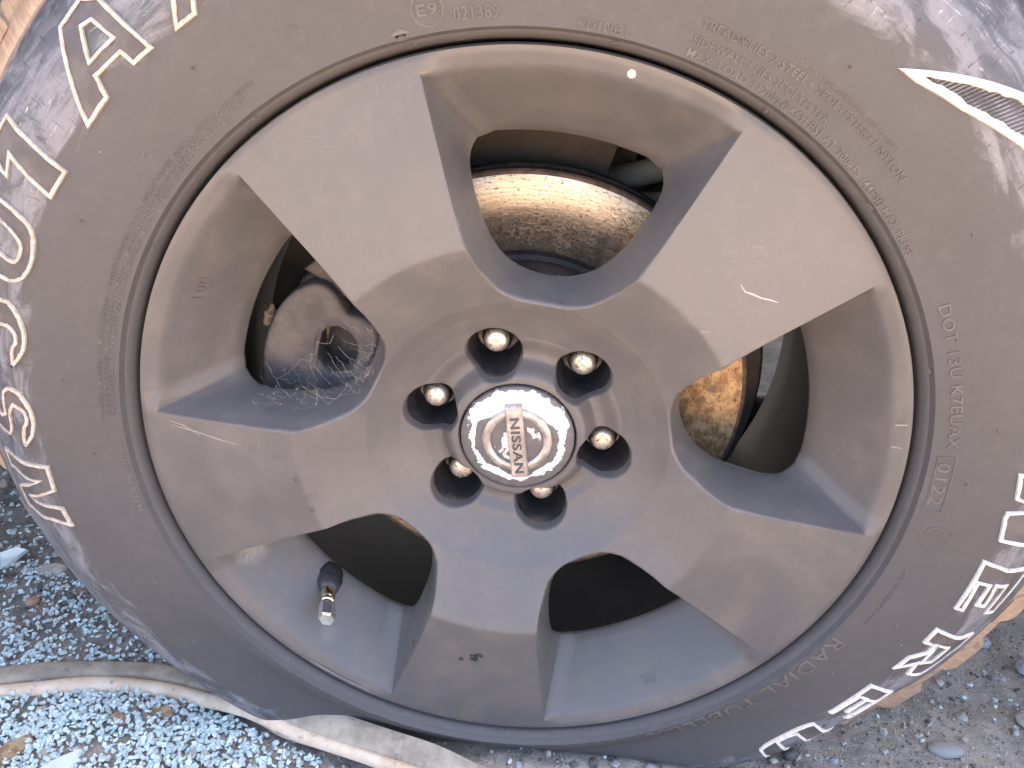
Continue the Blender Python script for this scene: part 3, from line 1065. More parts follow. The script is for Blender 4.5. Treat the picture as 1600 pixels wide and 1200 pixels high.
# ------------------------------------------------------------------ lug nuts
prof_n = [(.0001, -.0418), (.0030, -.0419), (.0055, -.0424), (.0072, -.0434), (.0080, -.0450), (.0082, -.0468)]
n0 = wheel(NR * math.cos(math.radians(NUTS[0])), NR * math.sin(math.radians(NUTS[0])), 0)
cx0, cy0 = NR * math.cos(math.radians(NUTS[0])), NR * math.sin(math.radians(NUTS[0]))
vs, fs, uv = lathe(prof_n, 36, cx0, cy0)
nv = len(vs); mi = [0] * len(fs)
hexv = []
for (rad, z) in ((.0082, -.0466), (.0092, -.0480), (.0100, -.0510), (.0102, -.0620)):
    for k in range(24):
        t = math.radians(15 * k)
        hexv.append(wheel(cx0 + rad * math.cos(t), cy0 + rad * math.sin(t), z))
fs += [(nv + g * 24 + k, nv + g * 24 + (k + 1) % 24, nv + (g + 1) * 24 + (k + 1) % 24, nv + (g + 1) * 24 + k) for g in (0, 1, 2) for k in range(24)]
mi += [1] * 72
vs += hexv
nut_org = Vector(wheel(cx0, cy0, -.05))
nut = mesh_obj("lug_nut", vs, fs, [NUT, NUTSIDE], wheel_thing, origin=nut_org, sharp=40, fmat=mi)
for k in range(1, 6):
    a = math.radians(NUTS[k])
    c = nut.copy(); COL.objects.link(c)
    loc = Vector(wheel(NR * math.cos(a), NR * math.sin(a), -.05))
    c.parent = wheel_thing
    c.location = loc - ORIG[wheel_thing.name]
    c.rotation_euler = (0, math.radians(k * 37), 0)

# ------------------------------------------------------------------ valve
vx, vy = .1925 * math.cos(math.radians(-130.2)), .1925 * math.sin(math.radians(-130.2))
tx, ty = .1912 * math.cos(math.radians(-127.8)), .1912 * math.sin(math.radians(-127.8))


def valve_lathe(prof, n=24, hexa=False):
    vs, fs = [], []
    for i in range(n):
        t = 2 * math.pi * i / n
        for (r, z) in prof:
            f = (z + .031) / .031
            x = vx + (tx - vx) * f; y = vy + (ty - vy) * f
            vs.append(wheel(x + r * math.cos(t), y + r * math.sin(t), z))
    m = len(prof)
    for i in range(n):
        k = (i + 1) % n
        for j in range(m - 1):
            fs.append((i * m + j, k * m + j, k * m + j + 1, i * m + j + 1))
    return vs, fs


vorg = Vector(wheel(vx, vy, -.031))
v, f = valve_lathe([(.0105, -.040), (.0102, -.0335), (.0088, -.0322)])
valve = mesh_obj("tyre_valve", *valve_lathe([(.0080, -.040), (.0088, -.031), (.0085, -.0285), (.0072, -.0250), (.0058, -.0225), (.0001, -.0223)]), BLACKRUB, wheel_thing, origin=vorg)
mesh_obj("valve_grommet", v, f, DARKGAP, valve, origin=vorg)
mesh_obj("valve_neck", *valve_lathe([(.0048, -.0230), (.0053, -.0205), (.0053, -.0165), (.0045, -.0150), (.0051, -.0140), (.0051, -.0122), (.0044, -.0114), (.0050, -.0106), (.0050, -.0090), (.0001, -.0088)]), BRASS, valve, origin=vorg, sharp=30)
mesh_obj("valve_cap", *valve_lathe([(.0054, -.0092), (.0060, -.0082), (.0060, .0018), (.0052, .0030), (.0001, .0032)], 6), NICKEL, valve, origin=vorg, smooth=False)

# ------------------------------------------------------------------ brake disc
disc = empty("brake_disc", (0, .1, 0), "rust-speckled steel brake disc seen through the wheel openings", "brake disc")
AXO = Vector((0, .085, H))
WD = -.085
vs, fs, uv = lathe([(.1020, WD - .0010), (.1030, WD + .0004), (.1500, WD + .0004), (.1520, WD)], 240)
mesh_obj("friction_face", vs, fs, DISC, disc, origin=AXO, uvs=uv)
vs, fs, uv = lathe([(.1515, WD + .0002), (.1535, WD + .0002), (.1548, WD - .0012), (.1548, WD - .0085), (.1530, WD - .010), (.1530, WD - .0170), (.1548, WD - .0185), (.1548, WD - .026), (.10, WD - .026)], 240)
mesh_obj("rotor_rim", vs, fs, ROTOR_EDGE, disc, origin=AXO, uvs=uv, sharp=35)
vs, fs, uv = lathe([(.0600, -.066), (.0900, -.066), (.0940, -.068), (.0952, -.074), (.0955, WD - .001), (.0985, WD - .003), (.1024, WD - .0008)], 180)
mesh_obj("rotor_hat", vs, fs, HAT, disc, origin=AXO, uvs=uv, sharp=40)

# dust shield behind the disc
shield = empty("dust_shield", (0, .14, 0), "dark pressed steel dust shield behind the brake disc", "dust shield")
vs, fs, uv = lathe([(.06, -.116), (.160, -.1165), (.170, -.1175), (.173, -.123)], 120, a0=-60, a1=60)
mesh_obj("shield_plate", vs, fs, SHIELDM, shield, uvs=uv, sharp=40)
vs, fs, uv = lathe([(.06, -.1175), (.150, -.118), (.186, -.119), (.1935, -.121), (.1945, -.128)], 120, a0=76, a1=205)
mesh_obj("shield_flange", vs, fs, SHIELDM, shield, uvs=uv, sharp=40)
vs, fs, uv = lathe([(.045, -.135), (.05, -.20), (.09, -.21), (.10, -.30)], 60)
mesh_obj("hub_knuckle", vs, fs, DARKMETAL, shield, uvs=uv, sharp=40)


# ------------------------------------------------------------------ caliper (2-D outlines with holes, extruded and bevelled)
def plate(name, loops, z0, z1, bev, mat, parent, res=4):
    cu = bpy.data.curves.new(name, 'CURVE'); cu.dimensions = '2D'; cu.fill_mode = 'BOTH'
    cu.extrude = (z1 - z0) / 2 - bev; cu.bevel_depth = bev; cu.bevel_resolution = 3; cu.resolution_u = res
    for lp, cyc in loops:
        s = cu.splines.new('NURBS' if cyc == 'smooth' else 'POLY'); s.points.add(len(lp) - 1)
        for i, (x, y) in enumerate(lp): s.points[i].co = (x, y, 0, 1)
        s.use_cyclic_u = True
        if cyc == 'smooth': s.order_u = 3
    o = bpy.data.objects.new("tmp", cu); COL.objects.link(o)
    dg = bpy.context.evaluated_depsgraph_get(); dg.update()
    me = bpy.data.meshes.new_from_object(o.evaluated_get(dg))
    pts = [wheel(v.co.x, v.co.y, (z0 + z1) / 2 + v.co.z) for v in me.vertices]; fcs = [tuple(p.vertices) for p in me.polygons]
    bpy.data.objects.remove(o); bpy.data.curves.remove(cu); bpy.data.meshes.remove(me)
    return mesh_obj(name, pts, fcs, mat, parent, sharp=50)


def pl(lst): return [xy(r, a) for r, a in lst]


caliper = empty("brake_caliper", (-.14, .07, 0), "dusty cast brake caliper behind the left wheel opening, strung with cobweb", "brake caliper")
outer = pl([(.174, 192), (.175, 182), (.1745, 174), (.173, 168), (.170, 162), (.164, 157), (.154, 153), (.144, 154), (.132, 158), (.126, 157), (.116, 156), (.108, 158), (.108, 168), (.110, 180), (.115, 192), (.14, 197)])
hole = []
hc = xy(.1290, 168)
for k in range(16):
    t = 2 * math.pi * k / 16
    hole.append((hc[0] + .0175 * math.cos(t), hc[1] + .0205 * math.sin(t)))
plate("caliper_body", [(outer, 'smooth'), (hole, 'poly')], -.080, -.056, .0035, CAST, caliper)
plate("pad_backing", [(pl([(.150, 196), (.150, 152), (.108, 154), (.106, 196)]), 'poly')], -.0845, -.0795, .0008, DARKMETAL, caliper)
plate("caliper_rib", [(pl([(.1145, 200), (.1105, 180), (.1110, 160), (.1150, 146), (.1060, 144), (.1020, 160), (.1000, 180), (.1020, 200)]), 'smooth')], -.076, -.058, .003, CAST, caliper)
plate("caliper_bridge", [(pl([(.172, 192), (.172, 156), (.155, 154), (.155, 194)]), 'smooth')], -.150, -.074, .003, DARKMETAL, caliper)
plate("caliper_bracket", [(pl([(.166, 152), (.160, 143), (.140, 143), (.128, 150), (.140, 153), (.150, 152)]), 'poly')], -.090, -.066, .003, DARKMETAL, caliper)
# moulded ridge on the body
V, Fc = [], []
path = pl([(.140, 186), (.141, 178), (.142, 171), (.143, 164), (.140, 160), (.134, 159.5), (.127, 160)])
for i, (x, y) in enumerate(path):
    j = min(i + 1, len(path) - 1); k = max(i - 1, 0)
    d = Vector((path[j][0] - path[k][0], path[j][1] - path[k][1])).normalized(); nn = Vector((-d.y, d.x))
    for (o_, h_) in ((-.0012, 0), (-.0004, .0008), (.0004, .0008), (.0012, 0)):
        V.append(wheel(x + nn.x * o_, y + nn.y * o_, -.0561 + h_))
for i in range(len(path) - 1):
    for c in range(3): Fc.append((i * 4 + c, i * 4 + c + 1, (i + 1) * 4 + c + 1, (i + 1) * 4 + c))
mesh_obj("casting_ridge", V, Fc, CAST, caliper)


def blob(center, scale, seed, sub=2, amp=.3, freq=1.6):
    bm = bmesh.new(); bmesh.ops.create_icosphere(bm, subdivisions=sub, radius=1)
    r = random.Random(seed)
    ph = [r.uniform(0, 6) for _ in range(6)]
    pts = []
    for v in bm.verts:
        c = v.co
        k = 1 + amp * (math.sin(freq * 2 * c.x + ph[0]) * math.cos(freq * 2.4 * c.y + ph[1]) + .6 * math.sin(freq * 3.9 * c.z + ph[2] + c.x * 3) + .35 * math.sin(9 * c.x + ph[3]) * math.sin(8 * c.z + ph[4]))
        pts.append((center[0] + c.x * k * scale[0], center[1] + c.y * k * scale[1], center[2] + c.z * k * scale[2]))
    bm.verts.index_update()
    fc = [tuple(v.index for v in f.verts) for f in bm.faces]
    bm.free()
    return pts, fc


nc = polar(.178, 166.5, -.066)
v, f = blob(nc, (.0048, .005, .0085), 5, 3, .35, 2)
tag(mesh_obj("mud_clump", v, f, NEST, None, origin=nc), "small tan lump of dried mud stuck to the left edge of the caliper", "mud")


# ------------------------------------------------------------------ suspension behind
def tube(pts, rad, n=14, caps=True):
    vs, fs = [], []
    P3 = [Vector(p) for p in pts]
    rr = rad if isinstance(rad, (list, tuple)) else [rad] * len(P3)
    for i, p in enumerate(P3):
        d = (P3[min(i + 1, len(P3) - 1)] - P3[max(i - 1, 0)]).normalized()
        up = Vector((0, 0, 1)) if abs(d.z) < .9 else Vector((1, 0, 0))
        s1 = d.cross(up).normalized(); s2 = s1.cross(d)
        for k in range(n):
            t = 2 * math.pi * k / n
            vs.append(tuple(p + s1 * rr[i] * math.cos(t) + s2 * rr[i] * math.sin(t)))
    for i in range(len(P3) - 1):
        for k in range(n):
            fs.append((i * n + k, i * n + (k + 1) % n, (i + 1) * n + (k + 1) % n, (i + 1) * n + k))
    if caps:
        fs.append(tuple(range(n))); fs.append(tuple((len(P3) - 1) * n + k for k in range(n - 1, -1, -1)))
    return vs, fs


susp = empty("suspension_arm", (.12, .25, 0), "dusty tan suspension arm glimpsed above the brake disc in the top opening", "suspension arm")
v, f = tube([wheel(.030, .128, -.175), wheel(.048, .137, -.168), wheel(.066, .146, -.160), wheel(.085, .154, -.155), wheel(.120, .168, -.155)], [.012, .0105, .0092, .0085, .010])
mesh_obj("arm_tube", v, f, ARM, susp)
v, f = tube([wheel(.031, .215, -.145), wheel(.0315, .17, -.147), wheel(.0325, .13, -.150)], .0028, 10)
mesh_obj("brake_hose", v, f, LINERM, susp)
plate("arm_bracket", [([(.036, .120), (.054, .120), (.060, .150), (.057, .180), (.036, .185)], 'poly')], -.190, -.182, .002, BRKT, susp)
v, f = tube([wheel(.062, .126, -.150), wheel(.080, .130, -.145), wheel(.10, .128, -.145)], [.0075, .007, .007])
mesh_obj("arm_clamp", v, f, ARM, susp)
v, f = tube([(.02, .29, .12), (.12, .295, .115), (.22, .30, .112), (.33, .31, .11)], [.045, .050, .055, .052], 20)
mesh_obj("lower_arm", v, f, LINERM, susp)


def box(name, x0, x1, y0, y1, z0, z1, mat, parent, bev=.006):
    bm = bmesh.new(); bmesh.ops.create_cube(bm, size=1)
    for v in bm.verts:
        v.co = Vector(((x0 + x1) / 2 + v.co.x * (x1 - x0), (y0 + y1) / 2 + v.co.y * (y1 - y0), (z0 + z1) / 2 + v.co.z * (z1 - z0)))
    bmesh.ops.bevel(bm, geom=bm.edges[:], offset=bev, segments=2, affect='EDGES')
    vs = [tuple(v.co) for v in bm.verts]; bm.verts.index_update(); fs = [tuple(v.index for v in f.verts) for f in bm.faces]
    bm.free()
    return mesh_obj(name, vs, fs, mat, parent, sharp=40)


truck = empty("pickup_truck", (0, .9, .3), "dark grey truck body above the wheel, only its shadowy wheel well showing through the openings", "truck")  # body mostly out of frame, added to shade the wheel and nearby ground
BODY = simple("dark_grey_body_paint", (.06, .062, .066), .35, nz=30, col2=(.08, .08, .082))
LINER = simple("black_wheel_well_plastic", (.020, .018, .016), .8, nz=40, col2=(.04, .034, .028), bump=.3)
AR, AZ = .460, .345
arc_ = [(AR * math.cos(math.radians(a)), AZ + AR * math.sin(math.radians(a))) for a in np.linspace(-8, 188, 41)]
prof2 = [(2.2, .30), (2.2, 1.05), (-2.2, 1.05), (-2.2, .30)] + arc_[::-1]
vv = [(x, y, z) for y in (-.018, .010) for (x, z) in prof2]
m_ = len(prof2)
tri = geometry.tessellate_polygon([[Vector((x, z, 0)) for x, z in prof2]])
ff = [tuple(t) for t in tri] + [tuple(m_ + q for q in t)[::-1] for t in tri] + [(k, (k + 1) % m_, m_ + (k + 1) % m_, m_ + k) for k in range(m_)]
mesh_obj("fender_panel", vv, ff, BODY, truck, sharp=30)
vv, ff = [], []
for y in (.010, .20, .44):
    for (x, z) in arc_: vv.append((x, y, z))
K_ = len(arc_)
for i in range(2):
    for j in range(K_ - 1): ff.append((i * K_ + j, i * K_ + j + 1, (i + 1) * K_ + j + 1, (i + 1) * K_ + j))
ff.append(tuple(range(2 * K_, 3 * K_)))
mesh_obj("wheel_well", vv, ff, LINER, truck, sharp=40)
box("bed_side", -2.2, 2.2, .011, 1.70, 1.051, 1.72, BODY, truck, .04)  # unseen upper body box, tall enough to throw the shade forward
box("underbody", -2.2, 2.2, .46, 1.70, .44, .50, LINER, truck, .01)
box("frame_rail", -2.2, 2.2, .462, .54, .30, .435, DARKMETAL, truck)

# ------------------------------------------------------------------ cobweb over the left opening
V, Fc = [], []


def strand(p, q, n=6, wob=.0015, th=.00011):
    base = len(V); p = Vector(p); q = Vector(q)
    pts = []
    for i in range(n + 1):
        t = i / n
        c = p.lerp(q, t) + Vector((random.gauss(0, wob), random.gauss(0, wob * .5), random.gauss(0, wob))) * (1 if 0 < i < n else .2)
        c.z -= .0015 * math.sin(math.pi * t)
        pts.append(c)
    for c in pts:
        for k in range(3):
            t = k * 2.094
            V.append((c.x + th * math.cos(t), c.y + th * .4 * math.cos(t * 2), c.z + th * math.sin(t)))
    for i in range(n):
        for k in range(3):
            Fc.append((base + i * 3 + k, base + i * 3 + (k + 1) % 3, base + (i + 1) * 3 + (k + 1) % 3, base + (i + 1) * 3 + k))


def open_edge(t, dz=0.0):
    """point near the lower and hub-side edge of the left window (t 0..1)"""
    h = -14 + 34 * t
    rr = float(np.interp(abs(h), [0, 5, 9, 12, 14.5, 16.5, 18, 18.6], [.1005, .102, .105, .110, .117, .127, .143, .155]))
    return polar(rr, WC[4] + min(h, 18.4), dz)


for i in range(58):
    t = random.random() ** .8
    p = Vector(open_edge(t, random.uniform(-.030, -.004)))
    q = p + Vector((random.gauss(-.006, .010), random.uniform(-.004, .004), random.gauss(.006, .009)))
    strand(p, q, 9, .0007, random.uniform(.00003, .00006))
for i in range(20):
    a = WC[4] + random.uniform(6, 21); r = random.uniform(.100, .165)
    p = Vector(polar(r, a + 2, random.uniform(-.022, .002)))
    q = p + Vector((random.gauss(0, .008), random.gauss(0, .002), random.gauss(0, .005)))
    strand(p, q, 8, .0007, .00003)
strand(polar(.150, 172, -.050), polar(.132, 160, -.040), 8, .002, .0001)
strand(polar(.150, 172, -.050), polar(.160, 176, -.035), 5, .001, .00008)
tag(mesh_obj("cobweb", V, Fc, WEB, None, origin=polar(.12, 165, -.02), smooth=False),
    "pale tangled cobweb strands along the lower edge of the left wheel opening", "cobweb")

# ------------------------------------------------------------------ ground
xs = np.concatenate([-np.geomspace(40, .70, 26), np.arange(-.66, .661, .005), np.geomspace(.70, 40, 26)])
ys = np.concatenate([-np.geomspace(40, .20, 28), np.arange(-.16, .48, .005), np.geomspace(.52, 60, 30)])
X, Y = np.meshgrid(xs, ys, indexing='ij')
fade = np.exp(-np.maximum(0, np.hypot(X, Y - .15) - .6) * 3)
Z = (value_noise(X * 22 + 50, Y * 22 + 50, 1) - .5) * .006 + (value_noise(X * 75 + 9, Y * 75 + 9, 2) - .5) * .0035 + (value_noise(X * 190, Y * 190, 3) - .5) * .0022
Z = Z * fade - .0015


def ground_z(x, y):
    i = int(np.clip(np.searchsorted(xs, x), 1, len(xs) - 1)); j = int(np.clip(np.searchsorted(ys, y), 1, len(ys) - 1))
    return float(max(Z[i, j], Z[i - 1, j - 1]))


gv = np.stack([X, Y, Z], -1).reshape(-1, 3)
ny = len(ys)
gf = [(i * ny + j, (i + 1) * ny + j, (i + 1) * ny + j + 1, i * ny + j + 1) for i in range(len(xs) - 1) for j in range(ny - 1)]
g = mesh_obj("ground", gv, gf, GROUND)
tag(g, "dark stony dirt and worn asphalt under the wheel", kind="structure")


def scatter(name, proto_fn, items, mats, kind, label):
    V, Fc, mi = [], [], []
    for it in items:
        v, f = proto_fn(it); b = len(V)
        V += v; Fc += [tuple(b + q for q in ff) for ff in f]; mi += [it.get('m', 0)] * len(f)
    o = mesh_obj(name, V, Fc, mats, smooth=False, fmat=mi)
    return tag(o, label, kind=kind)


ICO = bmesh.new(); bmesh.ops.create_icosphere(ICO, subdivisions=1, radius=1)
ico_v = [v.co.copy() for v in ICO.verts]; ICO.verts.index_update(); ico_f = [tuple(v.index for v in f.verts) for f in ICO.faces]; ICO.free()


def rand_rot():
    return Matrix.Rotation(random.uniform(0, 6.28), 3, 'Z') @ Matrix.Rotation(random.uniform(0, 6.28), 3, 'X') @ Matrix.Rotation(random.uniform(0, 6.28), 3, 'Y')


def pebble(it):
    R = rand_rot(); s = it['s']; sc = Vector((random.uniform(.7, 1.2), random.uniform(.7, 1.2), random.uniform(.45, .9))) * s
    c = Vector(it['p'])
    out = []
    for v in ico_v:
        q = R @ (Vector((v.x * sc.x, v.y * sc.y, v.z * sc.z)) * random.uniform(.72, 1.12))
        out.append(tuple(c + q))
    return out, ico_f


CUBE_F = [(0, 1, 2, 3), (7, 6, 5, 4), (0, 4, 5, 1), (1, 5, 6, 2), (2, 6, 7, 3), (3, 7, 4, 0)]


def crumb(it):
    tilt = Matrix.Rotation(random.uniform(0, 6.28), 3, 'Z') @ Matrix.Rotation(random.gauss(0, .45), 3, 'X') @ Matrix.Rotation(random.gauss(0, .45), 3, 'Y')
    s = it['s']; h = s * random.uniform(.55, .95)
    a = random.uniform(.7, 1.25); out = []
    n = random.choice((4, 4, 4, 5, 5, 6))
    angs = sorted(2 * math.pi * (k + random.uniform(-.25, .25)) / n for k in range(n))
    rad = [s * random.uniform(.75, 1.15) for _ in range(n)]
    c = Vector(it['p'])
    for z in (-h / 2, h / 2):
        for t, rr in zip(angs, rad):
            q = Vector((rr * math.cos(t) * a, rr * math.sin(t) / a, z * random.uniform(.85, 1.1)))
            out.append(tuple(c + tilt @ q))
    f = [tuple(range(n - 1, -1, -1)), tuple(range(n, 2 * n))] + [(k, (k + 1) % n, n + (k + 1) % n, n + k) for k in range(n)]
    return out, f


PEB = [simple("grey_pebble", (.32, .30, .27), .85, nz=300, col2=(.50, .47, .42), bump=.5, bscale=1500),
       simple("dark_pebble", (.08, .078, .078), .85, nz=300, col2=(.15, .14, .13), bump=.5, bscale=1500),
       simple("tan_pebble", (.38, .31, .24), .85, nz=300, col2=(.50, .42, .34), bump=.5, bscale=1500),
       simple("slate_pebble", (.24, .25, .27), .7, nz=300, col2=(.38, .39, .41), bump=.5, bscale=1500)]
items = []
while len(items) < 16000:
    x = random.uniform(-.62, .62); y = random.uniform(-.14, .46)
    dens = .55 if x < 0 else 1.0
    if y > .2: dens *= .45
    if random.random() > dens: continue
    s = .0008 * (random.random() ** -.40)
    s = min(s, .0055)
    items.append(dict(p=(x, y, ground_z(x, y) + s * .2), s=s, m=random.choices([0, 1, 2, 3], [5, 4, 2.2, 1.6])[0]))
scatter("gravel", pebble, items, PEB, "stuff", "small mixed grey and brown gravel scattered on the dirt")

# broken tempered glass: drifts left of the wheel
LIPX = [-.4187, -.3921, -.3655, -.3342, -.2991, -.2621, -.2244, -.1811, -.1475, -.1154, -.0840, -.0534, -.0237, .0001, .0367]
LIPY = [.0026, .0090, .0160, .0249, .0277, .0262, .0185, .0020, -.0120, -.0210, -.0290, -.0365, -.0445, -.0471, -.0665]
items = []
tries = 0
while len(items) < 11000 and tries < 400000:
    tries += 1
    x = random.uniform(-.62, .45); y = random.uniform(-.12, .40)
    yl = float(np.interp(x, LIPX, LIPY))
    clump = float(value_noise(np.array(x * 28 + 30), np.array(y * 28 + 30), 11))
    clump2 = float(value_noise(np.array(x * 70 + 30), np.array(y * 70 + 30), 12))
    if y < yl - .004:
        d = np.interp(x, [-.45, -.30, -.22, -.16, -.135, -.11, -.08], [1, 1, .95, .65, .40, .10, .008]) * (.35 + 1.1 * clump)
        d *= 1.0 if y > -.10 else .8
    elif y < yl + .028:
        d = 0
    elif x < -.2:
        d = np.interp(y - yl, [.028, .06, .10, .17, .30], [.9, .75, .35, .14, .05]) * (clump * 1.3) * np.interp(x, [-.45, -.25, -.2], [1.1, .8, .4])
    else:
        d = .006
    d *= .6 + .8 * clump2
    if random.random() < d:
        pile = random.random() * .004 * min(1, d * 1.3)
        s = random.uniform(.0012, .0026)
        items.append(dict(p=(x, y, ground_z(x, y) + s * .5 + pile), s=s))
scatter("broken_glass", crumb, items, GLASS, "stuff", "pale blue-green crumbs of shattered tempered glass strewn left of the tyre")

# ------------------------------------------------------------------ single bits of debris
PALE = simple("pale_stone", (.42, .38, .32), .8, nz=120, col2=(.58, .54, .48), bump=.3)
REDB = simple("reddish_stone", (.30, .18, .12), .8, nz=120, col2=(.40, .26, .18), bump=.3)
GREYS = simple("flat_grey_stone", (.28, .28, .28), .75, nz=90, col2=(.30, .30, .29), bump=.3)
LEAF = simple("dry_leaf", (.20, .125, .07), .8, nz=150, col2=(.34, .25, .15), bump=.4)
WHITEG = NT("white_glass_shard"); WHITEG = WHITEG.P(color=(.85, .93, .92), rough=.15, trans=.35, spec=.8)


def debris(name, loc, scale, mat, label, cat, seed, rotz=0.0, flat=False):
    z = ground_z(loc[0], loc[1])
    v, f = blob((0, 0, 0), scale, seed, 2, .16 if not flat else .10, 1.3)
    R = Matrix.Rotation(rotz, 3, 'Z') @ Matrix.Rotation(.12, 3, 'X')
    v = [tuple(R @ Vector(p) + Vector((loc[0], loc[1], z + scale[2] * .75))) for p in v]
    tag(mesh_obj(name, v, f, mat, None, origin=(loc[0], loc[1], z), smooth=not flat), label, cat)


def shard(name, loc, pts, th, mat, label, cat, tilt=(0.2, 0.1)):
    z = ground_z(loc[0], loc[1])
    R = Matrix.Rotation(tilt[0], 3, 'X') @ Matrix.Rotation(tilt[1], 3, 'Y')
    n = len(pts); vv = []
    for dz, k in ((0, 1), (th, .93)):
        for x, y in pts:
            vv.append(tuple(R @ Vector((x * k, y * k, dz)) + Vector((loc[0], loc[1], z + .003))))
    f = [tuple(range(n - 1, -1, -1)), tuple(range(n, 2 * n))] + [(k, (k + 1) % n, n + (k + 1) % n, n + k) for k in range(n)]
    tag(mesh_obj(name, vv, f, mat, None, origin=(loc[0], loc[1], z), smooth=False), label, cat)


DEB = "debris"
# positions found from the photograph's ground plane (metres)
shard("glass_shard", (-.484, .163), [(-.010, .004), (.002, .013), (.013, .012), (.003, -.009), (-.004, -.013)], .004, WHITEG,
      "large whitish glass shard lying at the far left, above the rubber strip", "glass shard", (.35, .1))
debris("pale_stone", (-.437, .156), (.013, .008, .003), PALE, "flat pale triangular stone beside the tyre's left edge", "stone", 3, .2, True)
debris("reddish_stone", (-.428, .110), (.0065, .0055, .004), REDB, "small reddish-brown stone among glass crumbs above the rubber strip", "stone", 4)
shard("glass_shard", (-.312, -.048), [(-.014, -.006), (-.002, .004), (.012, .012), (.012, -.002), (.004, -.011), (-.010, -.010)], .003, WHITEG,
      "large milky glass piece in the glass drift below the rubber strip", "glass shard", (.15, -.1))
shard("dry_leaf", (-.290, -.006), [(-.007, 0), (-.002, .006), (.006, .003), (.007, -.003), (0, -.006)], .0012, LEAF, "small curled orange-brown leaf bit among the glass crumbs", "leaf", (.3, .3))
shard("dry_leaf", (-.262, .004), [(-.012, 0), (-.004, .006), (.009, .004), (.013, -.003), (.002, -.005)], .0012, LEAF, "crumpled tan leaf bit just below the rubber strip", "leaf", (.25, -.3))
shard("wood_chip", (-.352, -.040), [(-.014, -.016), (-.006, .003), (.006, .014), (.013, .009), (.004, -.008), (-.004, -.018)], .004, LEAF,
      "brown splintered wood chip at the bottom left corner of the picture", "wood chip", (.1, .2))
debris("pale_stone", (-.081, -.021), (.0042, .0058, .003), PALE, "single cream stone on bare dirt right of the glass drift", "stone", 8)
debris("grey_stone", (.346, .038), (.015, .007, .005), GREYS, "flat grey oval stone at the bottom right of the picture", "stone", 9, -.15)
debris("dark_stone", (.224, .0225), (.006, .005, .0045), PEB[1], "dark rough stone against the tyre under the letter U", "stone", 10)
debris("dirt_clod", (.43, .075), (.013, .009, .004), PEB[0], "grey crumbling dirt clod near the right edge of the picture", "clod", 12, .4)
debris("slate_stone", (.455, .135), (.010, .008, .005), PEB[3], "bluish grey stone at the right edge near the tread", "stone", 13, .4, True)
debris("slate_stone", (.430, .165), (.008, .007, .005), PEB[3], "smaller bluish stone touching the tread blocks at far right", "stone", 14, 1.0, True)
debris("white_crumb", (.2095, .0155), (.0032, .0026, .002), PALE, "tiny white crumb on the dirt under the letter U", "stone", 15)
debris("white_crumb", (.372, .112), (.0034, .0028, .002), PALE, "white crumb alone on grey dirt below the tread blocks", "stone", 16)
debris("cream_stone", (.115, -.006), (.005, .004, .003), GREYS, "small grey stone just in front of the tyre's lowest edge", "stone", 17)

# ------------------------------------------------------------------ rubber strip (door seal) on the ground
FLX = [-.4284, -.4017, -.3712, -.3324, -.2911, -.2522, -.2120, -.1790, -.1555, -.1134, -.0818, -.0506, -.0206, .0036, .0404]
FLY = [.0166, .0237, .0342, .0409, .0437, .0390, .0285, .0110, -.0030, -.0120, -.0200, -.0280, -.0375, -.0376, -.0586]


def mat_strip(name, c1, c2):
    n = NT(name); p = n.geo()
    d = n.noise(p, 45, 6, .68)
    c = n.mix(n.ramp(d, .38, .66), c1, c2)
    c = n.mix(n.mul(n.ramp(n.noise(p, 160, 5, .7), .56, .70), .7), c, (.14, .125, .11))
    return n.P(color=c, rough=.8, normal=n.bump(n.noise(p, 500, 5, .7), .35, .0008))


STRIP_A = mat_strip("dusty_seal_lip", (.56, .43, .30), (.68, .56, .43))
STRIP_B = mat_strip("dusty_seal_flange", (.26, .22, .17), (.40, .345, .27))


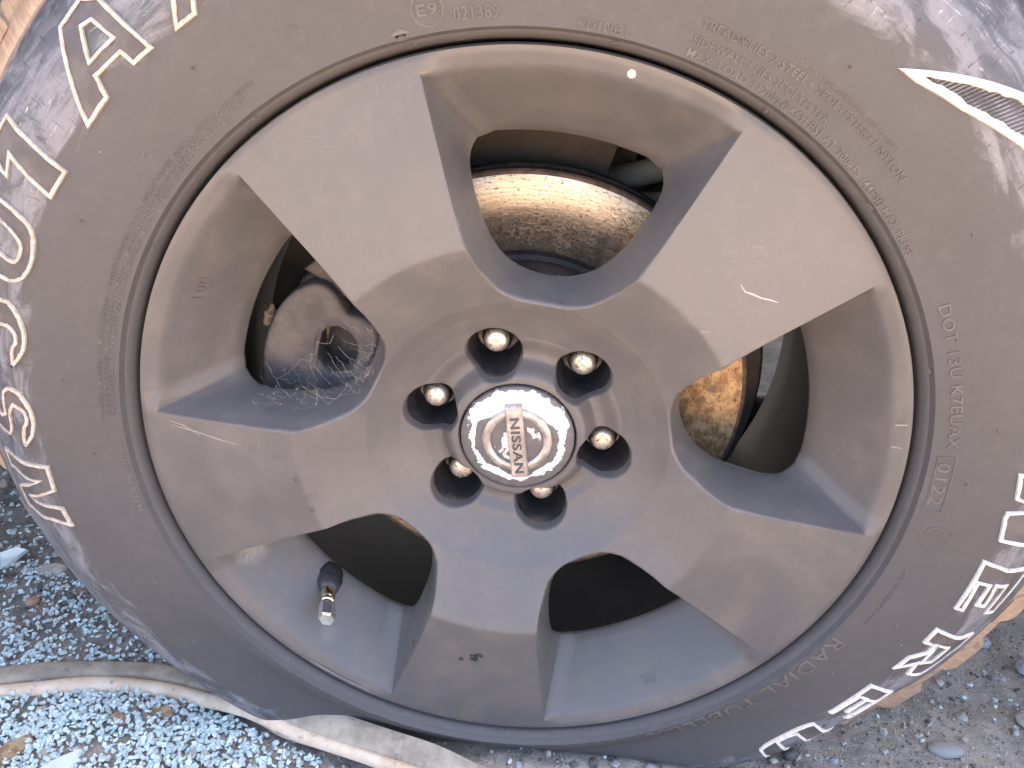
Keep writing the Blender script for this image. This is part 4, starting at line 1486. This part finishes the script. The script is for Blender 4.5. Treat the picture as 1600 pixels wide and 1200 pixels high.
def spline(px, py, n=90):
    t = np.linspace(0, 1, len(px)); T_ = np.linspace(0, 1, n)
    x = np.interp(T_, t, px); y = np.interp(T_, t, py)
    for _ in range(4):
        x[1:-1] = .25 * x[:-2] + .5 * x[1:-1] + .25 * x[2:]; y[1:-1] = .25 * y[:-2] + .5 * y[1:-1] + .25 * y[2:]
    return x, y


def ribbon(px, py, sec_fn, n=90):
    x, y = spline(px, py, n); V, Fc = [], []
    K_ = None
    for i in range(n):
        j, k = min(i + 1, n - 1), max(i - 1, 0)
        d = Vector((x[j] - x[k], y[j] - y[k])).normalized(); nn = Vector((-d.y, d.x))
        sec = sec_fn(i / (n - 1)); K_ = len(sec)
        for (o_, z) in sec:
            V.append((x[i] + nn.x * o_, y[i] + nn.y * o_, z))
    for i in range(n - 1):
        for c in range(K_):
            c2 = (c + 1) % K_
            Fc.append((i * K_ + c, i * K_ + c2, (i + 1) * K_ + c2, (i + 1) * K_ + c))
    Fc.append(tuple(range(K_ - 1, -1, -1))); Fc.append(tuple((n - 1) * K_ + c for c in range(K_)))
    return V, Fc


strip = empty("rubber_strip", (-.15, .01, 0), "long dusty rubber door seal lying on the ground across the foot of the tyre", "rubber strip")


def sec_lip(t):
    w_ = .0060 if t < .5 else .0060 - .0018 * min(1, (t - .5) / .15)
    z = .0005 + .010 * sm((t - .40) / .10) * (1 - sm((t - .80) / .17))
    return [(-w_, z), (-w_ * 1.02, z + .003), (-w_ * .6, z + .0060), (0, z + .0072), (w_ * .6, z + .0064), (w_, z + .003), (w_, z)]


def sec_fl(t):
    k = sm((t - .40) / .10)
    w_ = .0090 + .0030 * k + .0006 * math.sin(t * 17)
    z = .0008 + .0008 * math.sin(t * 23)
    z += .007 * k * (1 - sm((t - .80) / .17))
    lift = .014 * k * (1 - .6 * sm((t - .75) / .2))
    up = lambda q: lift * (q / w_ + 1) / 2
    return [(o_, z + h_ + up(o_)) for (o_, h_) in ((-w_, 0), (-w_, .0035), (-w_ * .6, .0058), (-w_ * .1, .0052), (w_ * .4, .0056), (w_ * .85, .0040), (w_, 0))]


v, f = ribbon(LIPX, LIPY, sec_lip)
mesh_obj("sealing_lip", v, f, STRIP_A, strip, sharp=60)
v, f = ribbon(FLX, FLY, sec_fl)
mesh_obj("flat_flange", v, f, STRIP_B, strip, sharp=60)
